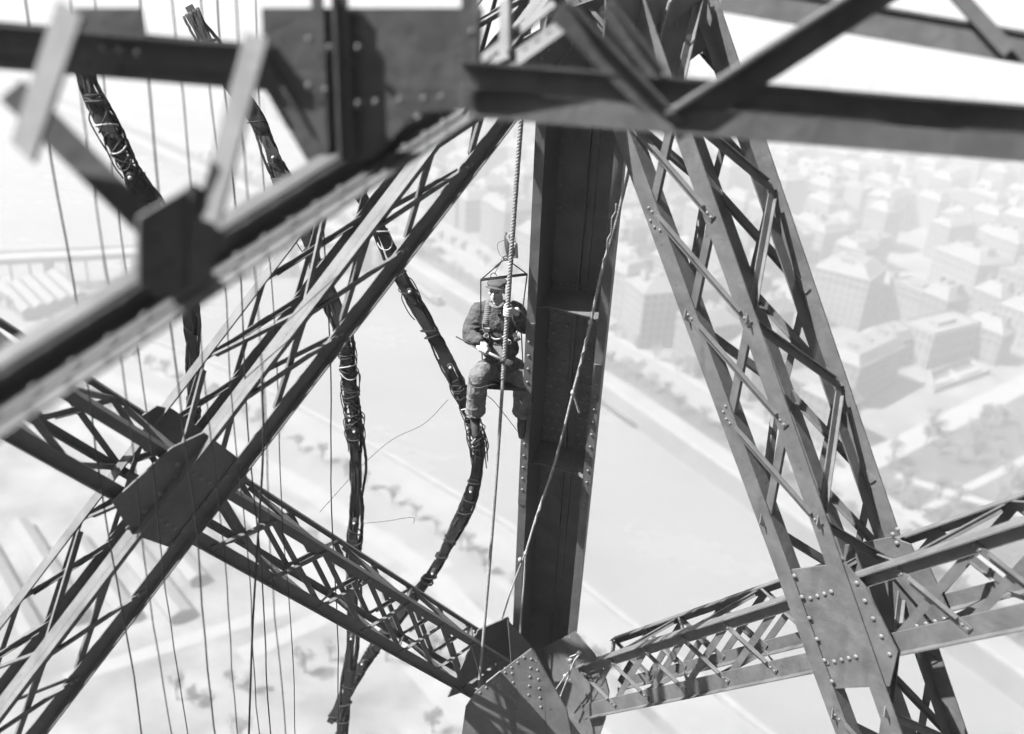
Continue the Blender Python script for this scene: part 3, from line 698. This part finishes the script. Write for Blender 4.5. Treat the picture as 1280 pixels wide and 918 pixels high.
# ================================================================== CABLES AND WIRES
def jit(p, s_): return p + V((random.uniform(-s_, s_), random.uniform(-s_, s_), random.uniform(-s_, s_)))
def garland(label, pts, wd, lamps, tangle):
    """hanging bundle of tarred cables on dark laths with lamp holders"""
    path = spline([P(*q) for q in pts], 10); t = thing('cable_bundle', label, 'cable bundle', path[-1], 'hanging cable bundles')
    n = len(path); vw = RW @ V((0, 0, 1))
    def side(i):
        tg = (path[min(i + 1, n - 1)] - path[max(i - 1, 0)]).normalized(); return tg, tg.cross(vw).normalized()
    # laths: flat overlapping boards following the path
    seg = 5
    for i in range(0, n - 1, seg):
        j = min(i + seg, n - 1); tg, sd = side((i + j) // 2); p, q = path[i], path[j]; d = (q - p).normalized(); sd = (sd - d * sd.dot(d)).normalized(); nn = d.cross(sd)
        w_ = wd * random.uniform(.4, .6); o = sd * random.uniform(-.1, .1) * wd
        one('lath', 'lath', t, 'box', p - d * .05 - sd * w_ / 2 + o + nn * random.uniform(-.01, .01), (q - p) + d * .1, sd * w_, nn * .022)
    for c in range(11):
        ph = random.uniform(0, 6.28); fr = random.uniform(.15, .4); amp = wd * random.uniform(.22, .5); pp = []
        off = (c - 5) / 10 * wd * .85
        for i in range(n):
            tg, sd = side(i); nn = tg.cross(sd)
            pp.append(path[i] + sd * (off * .8 + amp * .45 * math.sin(ph + i * fr)) - nn * (.02 + .03 * math.sin(ph * 2 + i * fr * 1.3)))
        one('cable', random.choice(('cable', 'cable', 'lath')), t, 'tube', [jit(q, .004) for q in spline(pp[::2] + [pp[-1]], 3)], random.uniform(.011, .021), 6, smooth=True)
    for k in range(int(n * .28)):          # tape and twine wrappings
        i = random.randrange(1, n - 1); tg, sd = side(i); nn = tg.cross(sd); r_ = wd * random.uniform(.40, .5); sl_ = random.uniform(-.05, .05)
        one('wrapping', 'cable', t, 'tube', [path[i] + sd * math.cos(a) * r_ + nn * math.sin(a) * r_ * .6 + tg * sl_ * math.cos(a) for a in [q * math.pi / 6 for q in range(13)]], random.uniform(.006, .014), 5, smooth=True)
    for f in lamps:
        i = min(n - 1, int(f * (n - 1))); tg, sd = side(i); nn = tg.cross(sd); nn = nn if nn.dot(vw) < 0 else -nn
        c = path[i] + nn * .05 + sd * random.uniform(-.02, .02)
        one('lamp_holder', 'iron', t, 'tube', [c - nn * .03, c + nn * .045], .03, 10); one('bulb_socket', 'socket', t, 'tube', [c + nn * .0455, c + nn * .062], [.018, .012], 10, smooth=True)
    for (f0, f1, cnt) in tangle:
        for k in range(cnt):
            i = int((f0 + (f1 - f0) * random.random()) * (n - 1)); tg, sd = side(i); nn = tg.cross(sd); c = path[i]; r_ = wd * random.uniform(.42, .52); L = random.uniform(.02, .1)
            one('tie', random.choice(('tie', 'cable', 'cable', 'cable', 'cable')), t, 'tube', [c + (sd * math.cos(a) * r_ + nn * math.sin(a) * r_ * .8 + tg * L * math.sin(a + k)) for a in [q * math.pi / 7 for q in range(15)]], .007, 5, smooth=True)
        for k in range(cnt):
            i = int((f0 + (f1 - f0) * random.random()) * (n - 1)); tg, sd = side(i); c = path[i]; s_ = random.choice((-1, 1)); a = c + sd * s_ * wd * .4
            one('loose_end', 'cable', t, 'tube', spline([a, a + sd * s_ * wd * random.uniform(.08, .28) + tg * .06, a + sd * s_ * wd * random.uniform(.05, .22) + tg * random.uniform(.12, .25), a + tg * .3 + sd * s_ * .01], 5), .006, 5, smooth=True)
    return t
garland('tarred cable bundle with loose strands hanging behind the near diagonal beam, leftmost', [(98, 70, 6.6), (130, 150, 6.75), (165, 215, 6.9), (200, 270, 7.3), (228, 340, 8.0), (240, 420, 8.6), (242, 500, 9.1), (240, 560, 9.5), (250, 640, 9.9)], .15, (.25, .45, .8), ((.05, .4, 7),))
garland('long cable bundle hanging straight down behind the diagonal girder, middle one', [(238, 15, 8.6), (275, 80, 8.7), (325, 160, 8.9), (352, 225, 9.0), (385, 300, 9.2), (412, 370, 9.4), (430, 430, 9.6), (440, 500, 9.9), (445, 570, 10.2), (445, 640, 10.6), (441, 720, 11.1), (440, 800, 11.6), (432, 880, 12.1), (420, 950, 12.6)], .185, (.2, .58, .7, .84), ((.44, .58, 14), (.2, .3, 3)))
garland('cable bundle sagging in a bow beside the painter and tucked behind the lower girder', [(340, 60, 8.4), (392, 140, 8.6), (440, 225, 8.8), (475, 290, 9.0), (503, 350, 9.2), (540, 420, 9.4), (572, 480, 9.6), (592, 530, 9.8), (597, 575, 10.0), (585, 630, 10.4), (560, 680, 10.8), (530, 732, 11.3), (480, 795, 11.9), (445, 845, 12.4), (415, 900, 12.9)], .165, (.3, .4, .62, .76, .9), ((.42, .56, 16), (.2, .35, 3)))
# thin plumb wires at left
wl = [(121, 'leftmost thin plumb wire hanging at the left edge'), (164, 'second thin plumb wire from the left edge'), (187, 'third thin plumb wire from the left, close to the second'), (232, 'thin plumb wire passing before the left side of the dark gusset'),
      (266, 'thin plumb wire passing before the right side of the dark gusset'), (297, 'thin plumb wire just right of the dark gusset'), (314, 'faint plumb wire between the gusset and the kinked wire'), (332, 'sixth plumb wire, right of the kinked wire'),
      (350, 'faint plumb wire two places left of the straight cable bundle'), (414, 'thin plumb wire just left of the straight cable bundle')]
for k, (x, lb) in enumerate(wl):
    d = (5.6, 5.2, 5.9, 5.4, 5.7, 6.2, 6.6, 5.3, 6.8, 7.6)[k]; p = P(x, 560, d); pts = []
    for z in np.linspace(1.2, -9, 40): pts.append(V((p.x + .012 * math.sin(z * 2.3 + k) + random.uniform(-.004, .004), p.y, H + z)))
    t = one('plumb_wire', 'wire', None, 'tube', pts, (.0042 + .0014 * (k % 3 == 0)), 5, smooth=True); tag(t, lb, 'wire', 'thin wires hanging at left')
kw_ = [P(327, 470, 6), P(329, 560, 6.2), P(322, 680, 6.6), (P(316, 780, 7.0)), P(312, 890, 7.4), P(310, 960, 7.7)]
tag(one('kinked_wire', 'wire', None, 'tube', spline(kw_, 8), .009, 6, smooth=True), 'thicker kinked dark wire slanting left below the diagonal girder', 'wire')
for lb, pts, r_ in (('hair-thin wire curling from the tangled bundle toward lower left', [(560, 500, 9.7), (530, 530, 9.8), (490, 550, 9.9), (450, 585, 10), (400, 640, 10.2)], .003),
                    ('hair-thin stray wire end sticking out right of the straight bundle', [(446, 655, 10.6), (480, 652, 10.6), (515, 647, 10.6), (517, 655, 10.6)], .003),
                    ('thin wire from the painter\'s shin to the column lip', [(592, 492, 8.55), (612, 497, 8.5), (632, 520, 8.5), (655, 550, 8.55)], .0035)):
    tag(one('stray_wire', 'wire', None, 'tube', spline([P(*q) for q in pts], 8), r_, 5, smooth=True), lb, 'wire')

# ================================================================== ROPES
def rope(path, r, pitch, m, name, parent=None, sides=6, strands=3):
    """laid rope: strands wound round each other"""
    pts = [V(p) for p in path]; seg = [0]
    for i in range(1, len(pts)): seg.append(seg[-1] + (pts[i] - pts[i - 1]).length)
    L = seg[-1]; n = int(L / pitch * 9); b = MB(); j = 0; up = None; fr = []
    for i in range(n + 1):
        s_ = L * i / n
        while j < len(pts) - 2 and seg[j + 1] < s_: j += 1
        u_ = (s_ - seg[j]) / (seg[j + 1] - seg[j]); p = pts[j].lerp(pts[j + 1], u_); t = (pts[j + 1] - pts[j]).normalized()
        if up is None: up = t.orthogonal().normalized()
        up = (up - t * up.dot(t)).normalized(); fr.append((p, up.copy(), t.cross(up), s_))
    for k in range(strands):
        b.tube([p + (a * math.cos(s_ / pitch * 2 * math.pi + k * 2 * math.pi / strands) + c * math.sin(s_ / pitch * 2 * math.pi + k * 2 * math.pi / strands)) * r * .60 for p, a, c, s_ in fr], r * .50, sides)
    return b.build(name, m, parent, True)
RP = P(640, 330, 8.0)
rz0 = RP.z - H
main = [V((RP.x + .010 * math.sin(z * .9) + .012 * (z + 2.2), RP.y, H + z)) for z in np.linspace(1.0, -9.0, 60)]
hr_ = thing('hoisting_rope', 'thick twisted rope hanging plumb in front of the painter', 'rope', main[-1])
cut = min(range(len(main)), key=lambda i: abs(px_of(main[i])[1] - 480))
rope(main[:cut + 1], .0215, .085, 'rope', 'hauling_part', hr_); rope(main[cut:], .0165, .07, 'rope', 'tail', hr_, 5)
# white cord lashed across the column
def kc(px, py, w_=-.06):   # on the column's front, just before the lips
    lo = P(px, py, 1); o = V((0, 0, H)); r_ = (lo - o); t = (K0 + kw * w_ - o).dot(kw) / r_.dot(kw); return o + r_ * t
cd = thing('lashing_cord', 'frayed pale cord strung slantwise across the column trough', 'cord', kc(650, 870))
rope(spline([kc(838, 0), kc(826, 40), kc(818, 90), kc(792, 190), kc(772, 270), kc(752, 340), kc(738, 405), kc(727, 450), kc(716, 492), kc(704, 540), kc(690, 590), kc(671, 645), kc(657, 692)], 6), .0135, .05, 'cord', 'strand', cd, 5)
rope(spline([kc(657, 692), kc(655, 730), kc(651, 780), kc(650, 830), kc(643, 885), kc(640, 930)], 6), .0125, .05, 'cord', 'strand', cd, 5)
rope(spline([kc(657, 690), kc(640, 735), kc(622, 790), kc(598, 850), kc(585, 885)], 6), .009, .04, 'cord', 'strand', cd, 5)
rope(spline([kc(716, 490), kc(719, 500), kc(724, 516)], 5), .012, .05, 'cord', 'loose_end', cd, 5)
for q in ((716, 491), (657, 692), (650, 700), (738, 404)):
    one('knot', 'cord', cd, 'ball', kc(*q, -.065), (.022, .018, .03), smooth=True)
for (ax_, bx_) in (((770, 255), (752, 342)), ((735, 415), (722, 470)), ((690, 590), (668, 655))):
    a, b = kc(*ax_, -.07), kc(*bx_, -.07)
    rope([a.lerp(b, i / 10) + ku * .012 * math.sin(i * 2.1) for i in range(11)], .006, .03, 'cord', 'frayed_yarn', cd, 4)
lc = thing('tie_cord', 'short pale cord tied round the right girder chord by the column foot', 'cord', PR(705, 855))
PT = lambda x, y: PR(x, y, -.09)
rope(spline([PT(725, 818), PT(718, 826), PT(712, 842), PT(704, 862), PT(698, 878)], 5), .009, .04, 'cord', 'strand', lc, 5)
rope(spline([PT(720, 818), PT(709, 824), PT(714, 834), PT(706, 846), PT(692, 866)], 5), .007, .04, 'cord', 'strand', lc, 5)
for q in ((724, 816), (713, 825), (707, 845)): one('knot', 'cord', lc, 'ball', PT(*q), (.028, .02, .024), smooth=True)

# ================================================================== PULLEY, SPREADER BAR AND SEAT
rig = thing('bosun_seat', 'hanging seat rig with pulley block, spreader bar and wooden seat board under the painter', 'seat rig', P(627, 478, 8.75))
one('pulley_block', 'iron', rig, 'ball', P(635, 308, 8.06), (.03, .05, .125), 12, 8, (RW @ V((1, 0, 0)), RW @ V((0, 0, 1)), RW @ V((.12, 1, 0)).normalized()), smooth=True)
one('sheave_cheek', 'brass', rig, 'tube', [P(644, 312, 8.0), P(641.5, 312, 7.97)], .03, 12)
one('rope_clamp', 'brass', rig, 'tube', [P(641.5, 296, 7.99), P(641, 320, 8.0)], [.026, .03], 10, smooth=True)
one('clamp_jaw', 'brass', rig, 'tube', [P(645, 304, 7.96), P(645, 323, 7.97)], [.014, .02], 8, smooth=True)
rope([P(637, 292, 8.02), P(635, 298, 8.03), P(637, 304, 8.03)], .016, .04, 'rope', 'whipping', rig, 5)
cr = P(632, 323, 8.1)
one('ring', 'iron', rig, 'tube', [cr + (RW @ V((math.cos(a), math.sin(a), 0))) * .02 for a in [k * math.pi / 6 for k in range(13)]], .006, 6, smooth=True)
bL, bR = P(601, 350, 8.2), P(659, 343, 8.2)
one('spreader_bar', 'iron', rig, 'tube', [bL, bR], .0135, 8)
one('sling', 'iron', rig, 'tube', [cr, bL], .006, 6); one('sling', 'iron', rig, 'tube', [cr, bR], .006, 6)
one('sling_splice', 'iron', rig, 'tube', [cr.lerp(bL, .22), cr.lerp(bL, .42)], .011, 6)
sL, sR = P(604, 477, 8.86), P(655, 480, 8.86)
one('side_rope', 'iron', rig, 'tube', [bL, P(601, 405, 8.5), sL], .006, 6); one('side_rope', 'iron', rig, 'tube', [bR, P(651, 405, 8.52), sR], .006, 6)
hx = P(617, 345, 8.18)
one('hook', 'iron', rig, 'tube', [hx + (RW @ V((math.cos(a), math.sin(a), 0))) * .026 for a in [k * math.pi / 6 for k in range(2, 13)]], .004, 5, smooth=True)
one('guy_wire', 'iron', rig, 'tube', spline([P(628, 322, 8.12), P(622, 335, 8.15), P(618, 343, 8.17)], 4), .003, 4)
one('guy_wire', 'iron', rig, 'tube', spline([P(631, 300, 8.05), P(622, 305, 8.06), P(624, 317, 8.08), P(629, 322, 8.1)], 5), .0025, 4)
uu = (sR - sL).normalized(); fwd = V((0, -1, 0)); fwd = (fwd - uu * fwd.dot(uu)).normalized(); uv = uu.cross(fwd); uv = uv if uv.z > 0 else -uv
one('seat_board', 'lath', rig, 'box', sL - uu * .03 - fwd * .1, (sR - sL) + uu * .06, fwd * .26, uv * .025)

# ================================================================== THE PAINTER
def solidify(name, mb, m, parent, voxel, smooth_it=2, wr=0.0, wr_scale=.08, wr2=0.0):
    """fuse overlapping closed shapes into one continuous skin"""
    me = bpy.data.meshes.new(name); me.from_pydata([tuple(p) for p in mb.v], [], mb.f); o = bpy.data.objects.new(name, me); C.objects.link(o)
    md = o.modifiers.new('r', 'REMESH'); md.mode = 'VOXEL'; md.voxel_size = voxel
    ms = o.modifiers.new('s', 'SMOOTH'); ms.factor = .6; ms.iterations = smooth_it
    for q, (st, scl) in enumerate(((wr, wr_scale), (wr2, wr_scale * .4))):
        if st:
            tx = bpy.data.textures.new(name + 'fold%d' % q, 'CLOUDS'); tx.noise_scale = scl; tx.noise_depth = 2
            mdp = o.modifiers.new('d%d' % q, 'DISPLACE'); mdp.texture = tx; mdp.strength = st; mdp.mid_level = .5; mdp.texture_coords = 'GLOBAL'
    dg = bpy.context.evaluated_depsgraph_get(); me2 = bpy.data.meshes.new_from_object(o.evaluated_get(dg)); me2.name = name
    bpy.data.objects.remove(o); bpy.data.meshes.remove(me)
    o0 = wpos(parent) if parent else V((0, 0, 0))
    me2.transform(Matrix.Translation(-o0)); me2.materials.clear(); me2.materials.append(M[m]); me2.polygons.foreach_set('use_smooth', [True] * len(me2.polygons))
    o2 = bpy.data.objects.new(name, me2); C.objects.link(o2)
    if parent: o2.parent = parent
    return o2
def limb(mb, pts, rs, sides=12):
    q = spline(pts, 5); rr = []
    for i in range(len(pts) - 1): rr += [rs[i] + (rs[i + 1] - rs[i]) * k / 5 for k in range(5)]
    rr.append(rs[-1]); mb.tube(q, rr, sides); mb.ball(q[0], rr[0], 10, 6); mb.ball(q[-1], rr[-1], 10, 6)
UP = V((0, 0, 1)); RT = RW @ V((1, 0, 0)); RT = (RT - UP * RT.z).normalized(); FW = V((-RT.y, RT.x, 0)); FW = FW if FW.y < 0 else -FW   # FW: towards the camera
J = dict(pel=P(627, 461, 8.84), wai=P(625, 437, 8.76), che=P(622, 405, 8.66), nek=P(621.5, 381, 8.58), hed=P(621, 363, 8.50),
         shL=P(599, 389, 8.63), elL=P(587, 421, 8.62), wrL=P(601, 436, 8.44), shR=P(643, 387, 8.70), elR=P(655, 408, 8.76), wrR=P(646, 388, 8.30),
         hiL=P(614, 460, 8.84), knL=P(598, 471, 8.45), anL=P(594, 518, 8.72), hiR=P(641, 460, 8.88), knR=P(654, 479, 8.80), anR=P(653, 520, 8.92))
person = thing('person', 'painter in flat cap and work clothes on a rope seat, holding rope and brush', 'person', J['pel'])
body = MB()
# head: skull, jaw, nose, brow, ears, chin, cheeks
hc = J['hed']; face = (FW * .93 + UP * .02 - RT * .34).normalized(); hr = face.cross(UP).normalized(); hr = hr if hr.dot(RT) > 0 else -hr; hu = hr.cross(face); hu = hu if hu.z > 0 else -hu
hax = (hr, face, hu)
HS = .88      # head size
def HV(*r_): return tuple(HS * q_ for q_ in r_)
def hp(r_, f_, u_): return hc + (hr * r_ + face * f_ + hu * u_) * HS
body.ball(hp(0, -.012, .03), HV(.077, .094, .09), 20, 14, hax)
body.ball(hp(0, .026, -.045), HV(.058, .062, .072), 18, 12, hax)      # jaw
body.ball(hp(0, .072, -.088), HV(.026, .02, .02), 12, 8, hax)        # chin
for s_ in (-1, 1):
    body.ball(hp(s_ * .042, .055, -.02), HV(.026, .03, .026), 12, 8, hax)   # cheekbones
    body.ball(hp(s_ * .08, -.012, -.005), HV(.012, .02, .034), 10, 8, hax)  # ears
    body.ball(hp(s_ * .033, .074, .022), HV(.026, .014, .011), 10, 8, hax)  # brows
body.ball(hp(0, .086, .0), HV(.012, .018, .026), 10, 8, hax); body.ball(hp(0, .102, -.022), HV(.017, .017, .014), 10, 8, hax)  # nose
body.ball(hp(0, .082, -.052), HV(.027, .012, .007), 10, 6, hax); body.ball(hp(0, .079, -.07), HV(.024, .012, .008), 10, 6, hax)  # lips
limb(body, [J['nek'] - UP * .03, J['nek'] + UP * .05, hc - UP * .05], [.062, .055, .055])
# trunk and limbs (hidden by the clothes but one with head and hands)
limb(body, [J['pel'], J['wai'], J['che'], J['nek'] - UP * .02], [.12, .115, .13, .06])
for a in 'LR':
    limb(body, [J['sh' + a], J['el' + a], J['wr' + a]], [.05, .042, .029]); limb(body, [J['hi' + a], J['kn' + a], J['an' + a]], [.075, .055, .04])
# hands: palm, four fingers and a thumb closed round what they hold
def hand(wr, cen, axis, out, knuck, rad):
    """a fist round a rod: cen on the rod, axis along it (towards the thumb), out = side the palm comes from, knuck = where the knuckles point"""
    axis = axis.normalized(); out = (out - axis * out.dot(axis)).normalized(); kn = axis.cross(out).normalized(); kn = kn if kn.dot(knuck) > 0 else -kn
    limb(body, [wr, cen + out * (rad + .03) + axis * .0], [.028, .03])
    body.ball(cen + out * (rad + .018) + kn * .004, (.045, .017, .032), 12, 8, (axis, out, kn))
    for i, (o_, ln) in enumerate(((.034, 1.0), (.012, 1.1), (-.011, 1.03), (-.032, .85))):
        R_ = rad + .010; pts = []
        for q in range(7):
            an = math.radians(20 + q * 38 * ln); pts.append(cen + axis * o_ + out * R_ * math.cos(an) * (1.25 if q < 2 else 1) + kn * R_ * math.sin(an) * (1.25 if q < 3 else 1))
        limb(body, pts, [.0105, .0105, .010, .0095, .009, .0085, .008], 8)
    th = [cen + out * (rad + .02) + axis * .035 - kn * .012, cen + out * (rad * .6) + axis * .058 - kn * (rad + .012), cen - out * rad * .6 + axis * .05 - kn * (rad + .008), cen - out * (rad + .01) + axis * .04 - kn * .002]
    limb(body, th, [.014, .012, .0105, .009], 8)
rope_at = min(main, key=lambda p: abs(px_of(p)[1] - 384)); hz = rope_at
J['wrR'] = hz + RT * .085 - UP * .03 - FW * .03
hand(J['wrR'], hz, UP, RT - FW * .4, FW, .02)
bh0, bh1 = P(570, 421, 8.50), P(634, 453, 8.36)            # the brush handle
hL = bh0.lerp(bh1, .54); J['wrL'] = hL - RT * .03 + UP * .075 - FW * .045
hand(J['wrL'], hL, (bh1 - bh0), UP - FW * .5, FW, .013)
solidify('body', body, 'skin', person, .0055, 1)
# eyes under the peak
for s_ in (-1, 1): one('eye', 'dark', person, 'ball', hp(s_ * .033, .076, .006), (.013, .008, .007), 10, 6, hax, smooth=True)
one('mouth', 'dark', person, 'ball', hp(.002, .088, -.060), (.018, .006, .006), 10, 6, hax, smooth=True)
one('cigarette', 'socket', person, 'tube', [hp(-.004, .086, -.062), hp(-.014, .135, -.078)], .006, 7)
# hair at the temples and nape
hb = MB(); hb.ball(hp(0, -.028, .028), HV(.082, .085, .086), 16, 10, hax)
solidify('hair', hb, 'cap', person, .006, 1)
# cap: crown, band, peak
cp = MB(); cp.ball(hp(0, -.012, .09), HV(.108, .118, .04), 20, 10, hax); cp.ball(hp(-.004, .05, .082), HV(.098, .066, .03), 16, 8, hax)
for i in range(-5, 6):
    a = math.radians(i * 14); cp.ball(hp(.084 * math.sin(a), .062 + .050 * math.cos(a), .056 - .006 * abs(i) * .3), HV(.026, .026, .0085), 10, 6, hax)
cp.ball(hp(0, .08, .058), HV(.075, .05, .011), 14, 6, hax)
solidify('flat_cap', cp, 'cap', person, .006, 2, .006, .05)
# jacket
jk = MB()
def ell(p, a, f_, u_): jk.ball(p, (a, f_, u_), 20, 12, (RT, FW, UP))
ell(J['che'] + UP * .02, .20, .135, .19); ell(J['che'] - UP * .12, .185, .135, .17); ell(J['wai'] + UP * .01, .18, .14, .14); ell(J['pel'] + UP * .05 + FW * .01, .185, .15, .10)
ell(J['nek'] - UP * .045, .15, .10, .07); ell(J['nek'] - UP * .01, .085, .08, .05)
for a, s_ in (('L', -1), ('R', 1)):
    jk.ball(J['sh' + a] - UP * .01, (.085, .085, .085), 12, 8)
    limb(jk, [J['nek'] - UP * .03 + RT * s_ * .05, J['sh' + a]], [.075, .08])
    wr = J['wr' + a]; el = J['el' + a]; w2 = el.lerp(wr, .93)
    limb(jk, [J['sh' + a], J['sh' + a].lerp(el, .55) + RT * s_ * .015, el, el.lerp(wr, .5) - UP * .01, w2], [.086, .08, .074, .062, .05])
    for k in range(5):                       # sleeve rucks
        c = J['sh' + a].lerp(el, .35 + k * .15); d = (el - J['sh' + a]).normalized(); o_ = d.orthogonal().normalized(); o2 = d.cross(o_)
        jk.tube([c + (o_ * math.cos(q) + o2 * math.sin(q)) * .078 + d * .018 * math.sin(q * 2 + k) for q in [z_ * math.pi / 6 for z_ in range(13)]], .012, 6)
        c = el.lerp(w2, .1 + k * .2); d = (wr - el).normalized(); o_ = d.orthogonal().normalized(); o2 = d.cross(o_)
        jk.tube([c + (o_ * math.cos(q) + o2 * math.sin(q)) * (.066 - k * .004) + d * .014 * math.sin(q * 2 + k) for q in [z_ * math.pi / 6 for z_ in range(13)]], .010, 6)
jko = solidify('jacket', jk, 'jacket', person, .0085, 3, .026, .08, .010)
# trousers
tr = MB()
tr.ball(J['pel'] + UP * .01, (.185, .165, .14), 18, 10, (RT, FW, UP))
for a, s_ in (('L', -1), ('R', 1)):
    hi, kn, an = J['hi' + a], J['kn' + a], J['an' + a]
    limb(tr, [hi, hi.lerp(kn, .5) + UP * .012, kn + FW * -.01], [.112, .108, .097]); tr.ball(kn, .093, 12, 8)
    limb(tr, [kn, kn.lerp(an, .35) , kn.lerp(an, .8), an + UP * .05], [.094, .096, .09, .082])
    for k in range(6):
        c = kn.lerp(an, .08 + k * .16); d = (an - kn).normalized(); o_ = d.orthogonal().normalized(); o2 = d.cross(o_)
        tr.tube([c + (o_ * math.cos(q) + o2 * math.sin(q)) * .09 + d * .03 * math.sin(q + k * 1.7) for q in [z_ * math.pi / 6 for z_ in range(13)]], .011, 6)
solidify('trousers', tr, 'trousers', person, .0085, 3, .026, .11, .010)
# boots
for a, s_ in (('L', -1), ('R', 1)):
    bt_ = MB(); an = J['an' + a]; tf = (FW * .55 - UP * .75 + RT * s_ * -.1).normalized() if a == 'L' else (FW * .6 - UP * .6).normalized()
    limb(bt_, [an + UP * .07, an - UP * .02], [.05, .052]); limb(bt_, [an - UP * .03 - tf * .03, an - UP * .05 + tf * .07, an - UP * .055 + tf * .15], [.05, .046, .034])
    solidify('boot', bt_, 'leather', person, .007, 2, .006, .04)
# scarf knot, harness straps, belt, pouch
def over(px, py, d): return P(px, py, d)
one('neckerchief', 'trousers', person, 'tube', spline([P(613, 380, 8.45), P(618, 384, 8.40), P(624, 385, 8.40), P(630, 380, 8.45)], 4), .018, 8, smooth=True)
hn = thing('safety_harness', 'wide shoulder strap and belt harness worn over the painter\'s jacket', 'harness', J['wai'])
hn.parent = None
# hug the jacket: cast onto it
from mathutils.bvhtree import BVHTree
_jm = jko.data; _o = wpos(person); bvh = BVHTree.FromPolygons([v.co + _o for v in _jm.vertices], [tuple(p.vertices) for p in _jm.polygons])
def on_jacket(px, py, lift=.01):
    o = V((0, 0, H)); d = (RW @ ray(px, py)).normalized(); hit = bvh.ray_cast(o, d)
    return (hit[0] - d * lift) if hit[0] else P(px, py, 8.5)
def strap(name, pix, wd, m='webbing', th=.008, lift=.012):
    pts = spline([on_jacket(x, y, lift) for x, y in pix], 4); b = MB(); n = len(pts); vw = (RW @ V((0, 0, 1)))
    L, Rr = [], []
    for i, p in enumerate(pts):
        t = (pts[min(i + 1, n - 1)] - pts[max(i - 1, 0)]).normalized(); s_ = t.cross(vw).normalized(); L.append(p - s_ * wd / 2); Rr.append(p + s_ * wd / 2)
    for i in range(n - 1):
        k = len(b.v); b.v += [L[i], Rr[i], Rr[i + 1], L[i + 1]] + [q + vw * th for q in (L[i], Rr[i], Rr[i + 1], L[i + 1])]
        b.f += [tuple(k + z_ for z_ in q) for q in ((0, 1, 2, 3), (7, 6, 5, 4), (0, 4, 5, 1), (2, 6, 7, 3), (1, 5, 6, 2), (3, 7, 4, 0))]
    return b.build(name, m, hn, True)
strap('shoulder_strap', [(612, 376), (610, 384), (609, 394), (607, 404), (606, 414), (607, 422)], .062)
strap('shoulder_strap', [(632, 378), (640, 386), (645, 396), (647, 408)], .05, 'jacket')
strap('belt', [(603, 424), (610, 427), (620, 430), (630, 430), (640, 427), (650, 422)], .045, 'jacket')
strap('lanyard', [(612, 418), (618, 424), (626, 423), (634, 417)], .016, 'wood')
one('buckle', 'brass', hn, 'box', on_jacket(605, 414, .03), RT * .05, UP * .035, FW * .015)
one('buckle', 'brass', hn, 'box', on_jacket(641, 420, .03), RT * .04, UP * .03, FW * .015)
one('buckle', 'brass', hn, 'box', on_jacket(630, 426, .03), RT * .045, UP * .02, FW * .015)
for q in ((604, 408, .018), (608, 420, .02), (601, 415, .014), (645, 414, .016), (644, 423, .018), (637, 428, .014)):
    c = on_jacket(q[0], q[1], .03); one('snap_hook', random.choice(('brass', 'iron')), hn, 'tube', [c + (RT * math.cos(a) + UP * math.sin(a) * 1.5) * q[2] for a in [k * math.pi / 5 for k in range(11)]], .005, 5, smooth=True)
one('pouch', 'leather', hn, 'ball', on_jacket(609, 425, .015), (.035, .025, .04), 12, 8, (RT, FW, UP), smooth=True)
one('apron_flap', 'webbing', hn, 'prism', [on_jacket(616, 432, .03), on_jacket(627, 433, .03), P(628, 448, 8.55), P(620, 450, 8.55)], -(RW @ V((0, 0, 1))) * .01)
# brush
br = thing('paint_brush', 'long-handled paint brush held across the painter\'s lap', 'brush', hL)
one('handle', 'iron', br, 'tube', [bh0, bh0.lerp(bh1, .40)], .0075, 7, smooth=True)
one('grip', 'wood', br, 'tube', [bh0.lerp(bh1, .4), bh0.lerp(bh1, .58), bh0.lerp(bh1, .88)], [.010, .013, .017], 9, smooth=True)
one('ferrule', 'iron', br, 'tube', [bh0.lerp(bh1, .88), bh0.lerp(bh1, .98)], [.026, .03], 10, smooth=True)
one('bristles', 'dark', br, 'tube', [bh0.lerp(bh1, .98), bh0.lerp(bh1, 1.06), bh0.lerp(bh1, 1.13)], [.03, .034, .024], 10, smooth=True)
# wire loop hung round the shin
lw = P(603, 482, 8.36)
tag(one('wire_coil', 'iron', None, 'tube', [lw + (RT * math.cos(a) * .125 + FW * math.sin(a) * .11 + UP * (.03 * math.sin(a * 2) - .02 * math.cos(a))) - FW * .07 for a in [k * math.pi / 12 for k in range(25)]], .005, 6, smooth=True), 'loop of dark wire hanging round the painter\'s left shin', 'wire loop')

# ================================================================== HAZE over river and city
hz_ = MB(); hz_.box(V((-2600, -450, WZ - 2)), V((6200, 0, 0)), V((0, 6150, 0)), V((0, 0, H + 5 - WZ + 2)))
hm = bpy.data.materials.new('river_haze'); hm.use_nodes = True; hm.cycles.homogeneous_volume = True; n = hm.node_tree.nodes; n.remove(n['Principled BSDF'])
pv = n.new('ShaderNodeVolumePrincipled'); pv.inputs['Color'].default_value = (.46, .46, .46, 1); pv.inputs['Density'].default_value = .0017; pv.inputs['Anisotropy'].default_value = .0
hm.node_tree.links.new(pv.outputs[0], n['Material Output'].inputs['Volume'])
M['haze'] = hm; ho = hz_.build('haze', 'haze'); ho['kind'] = 'stuff'
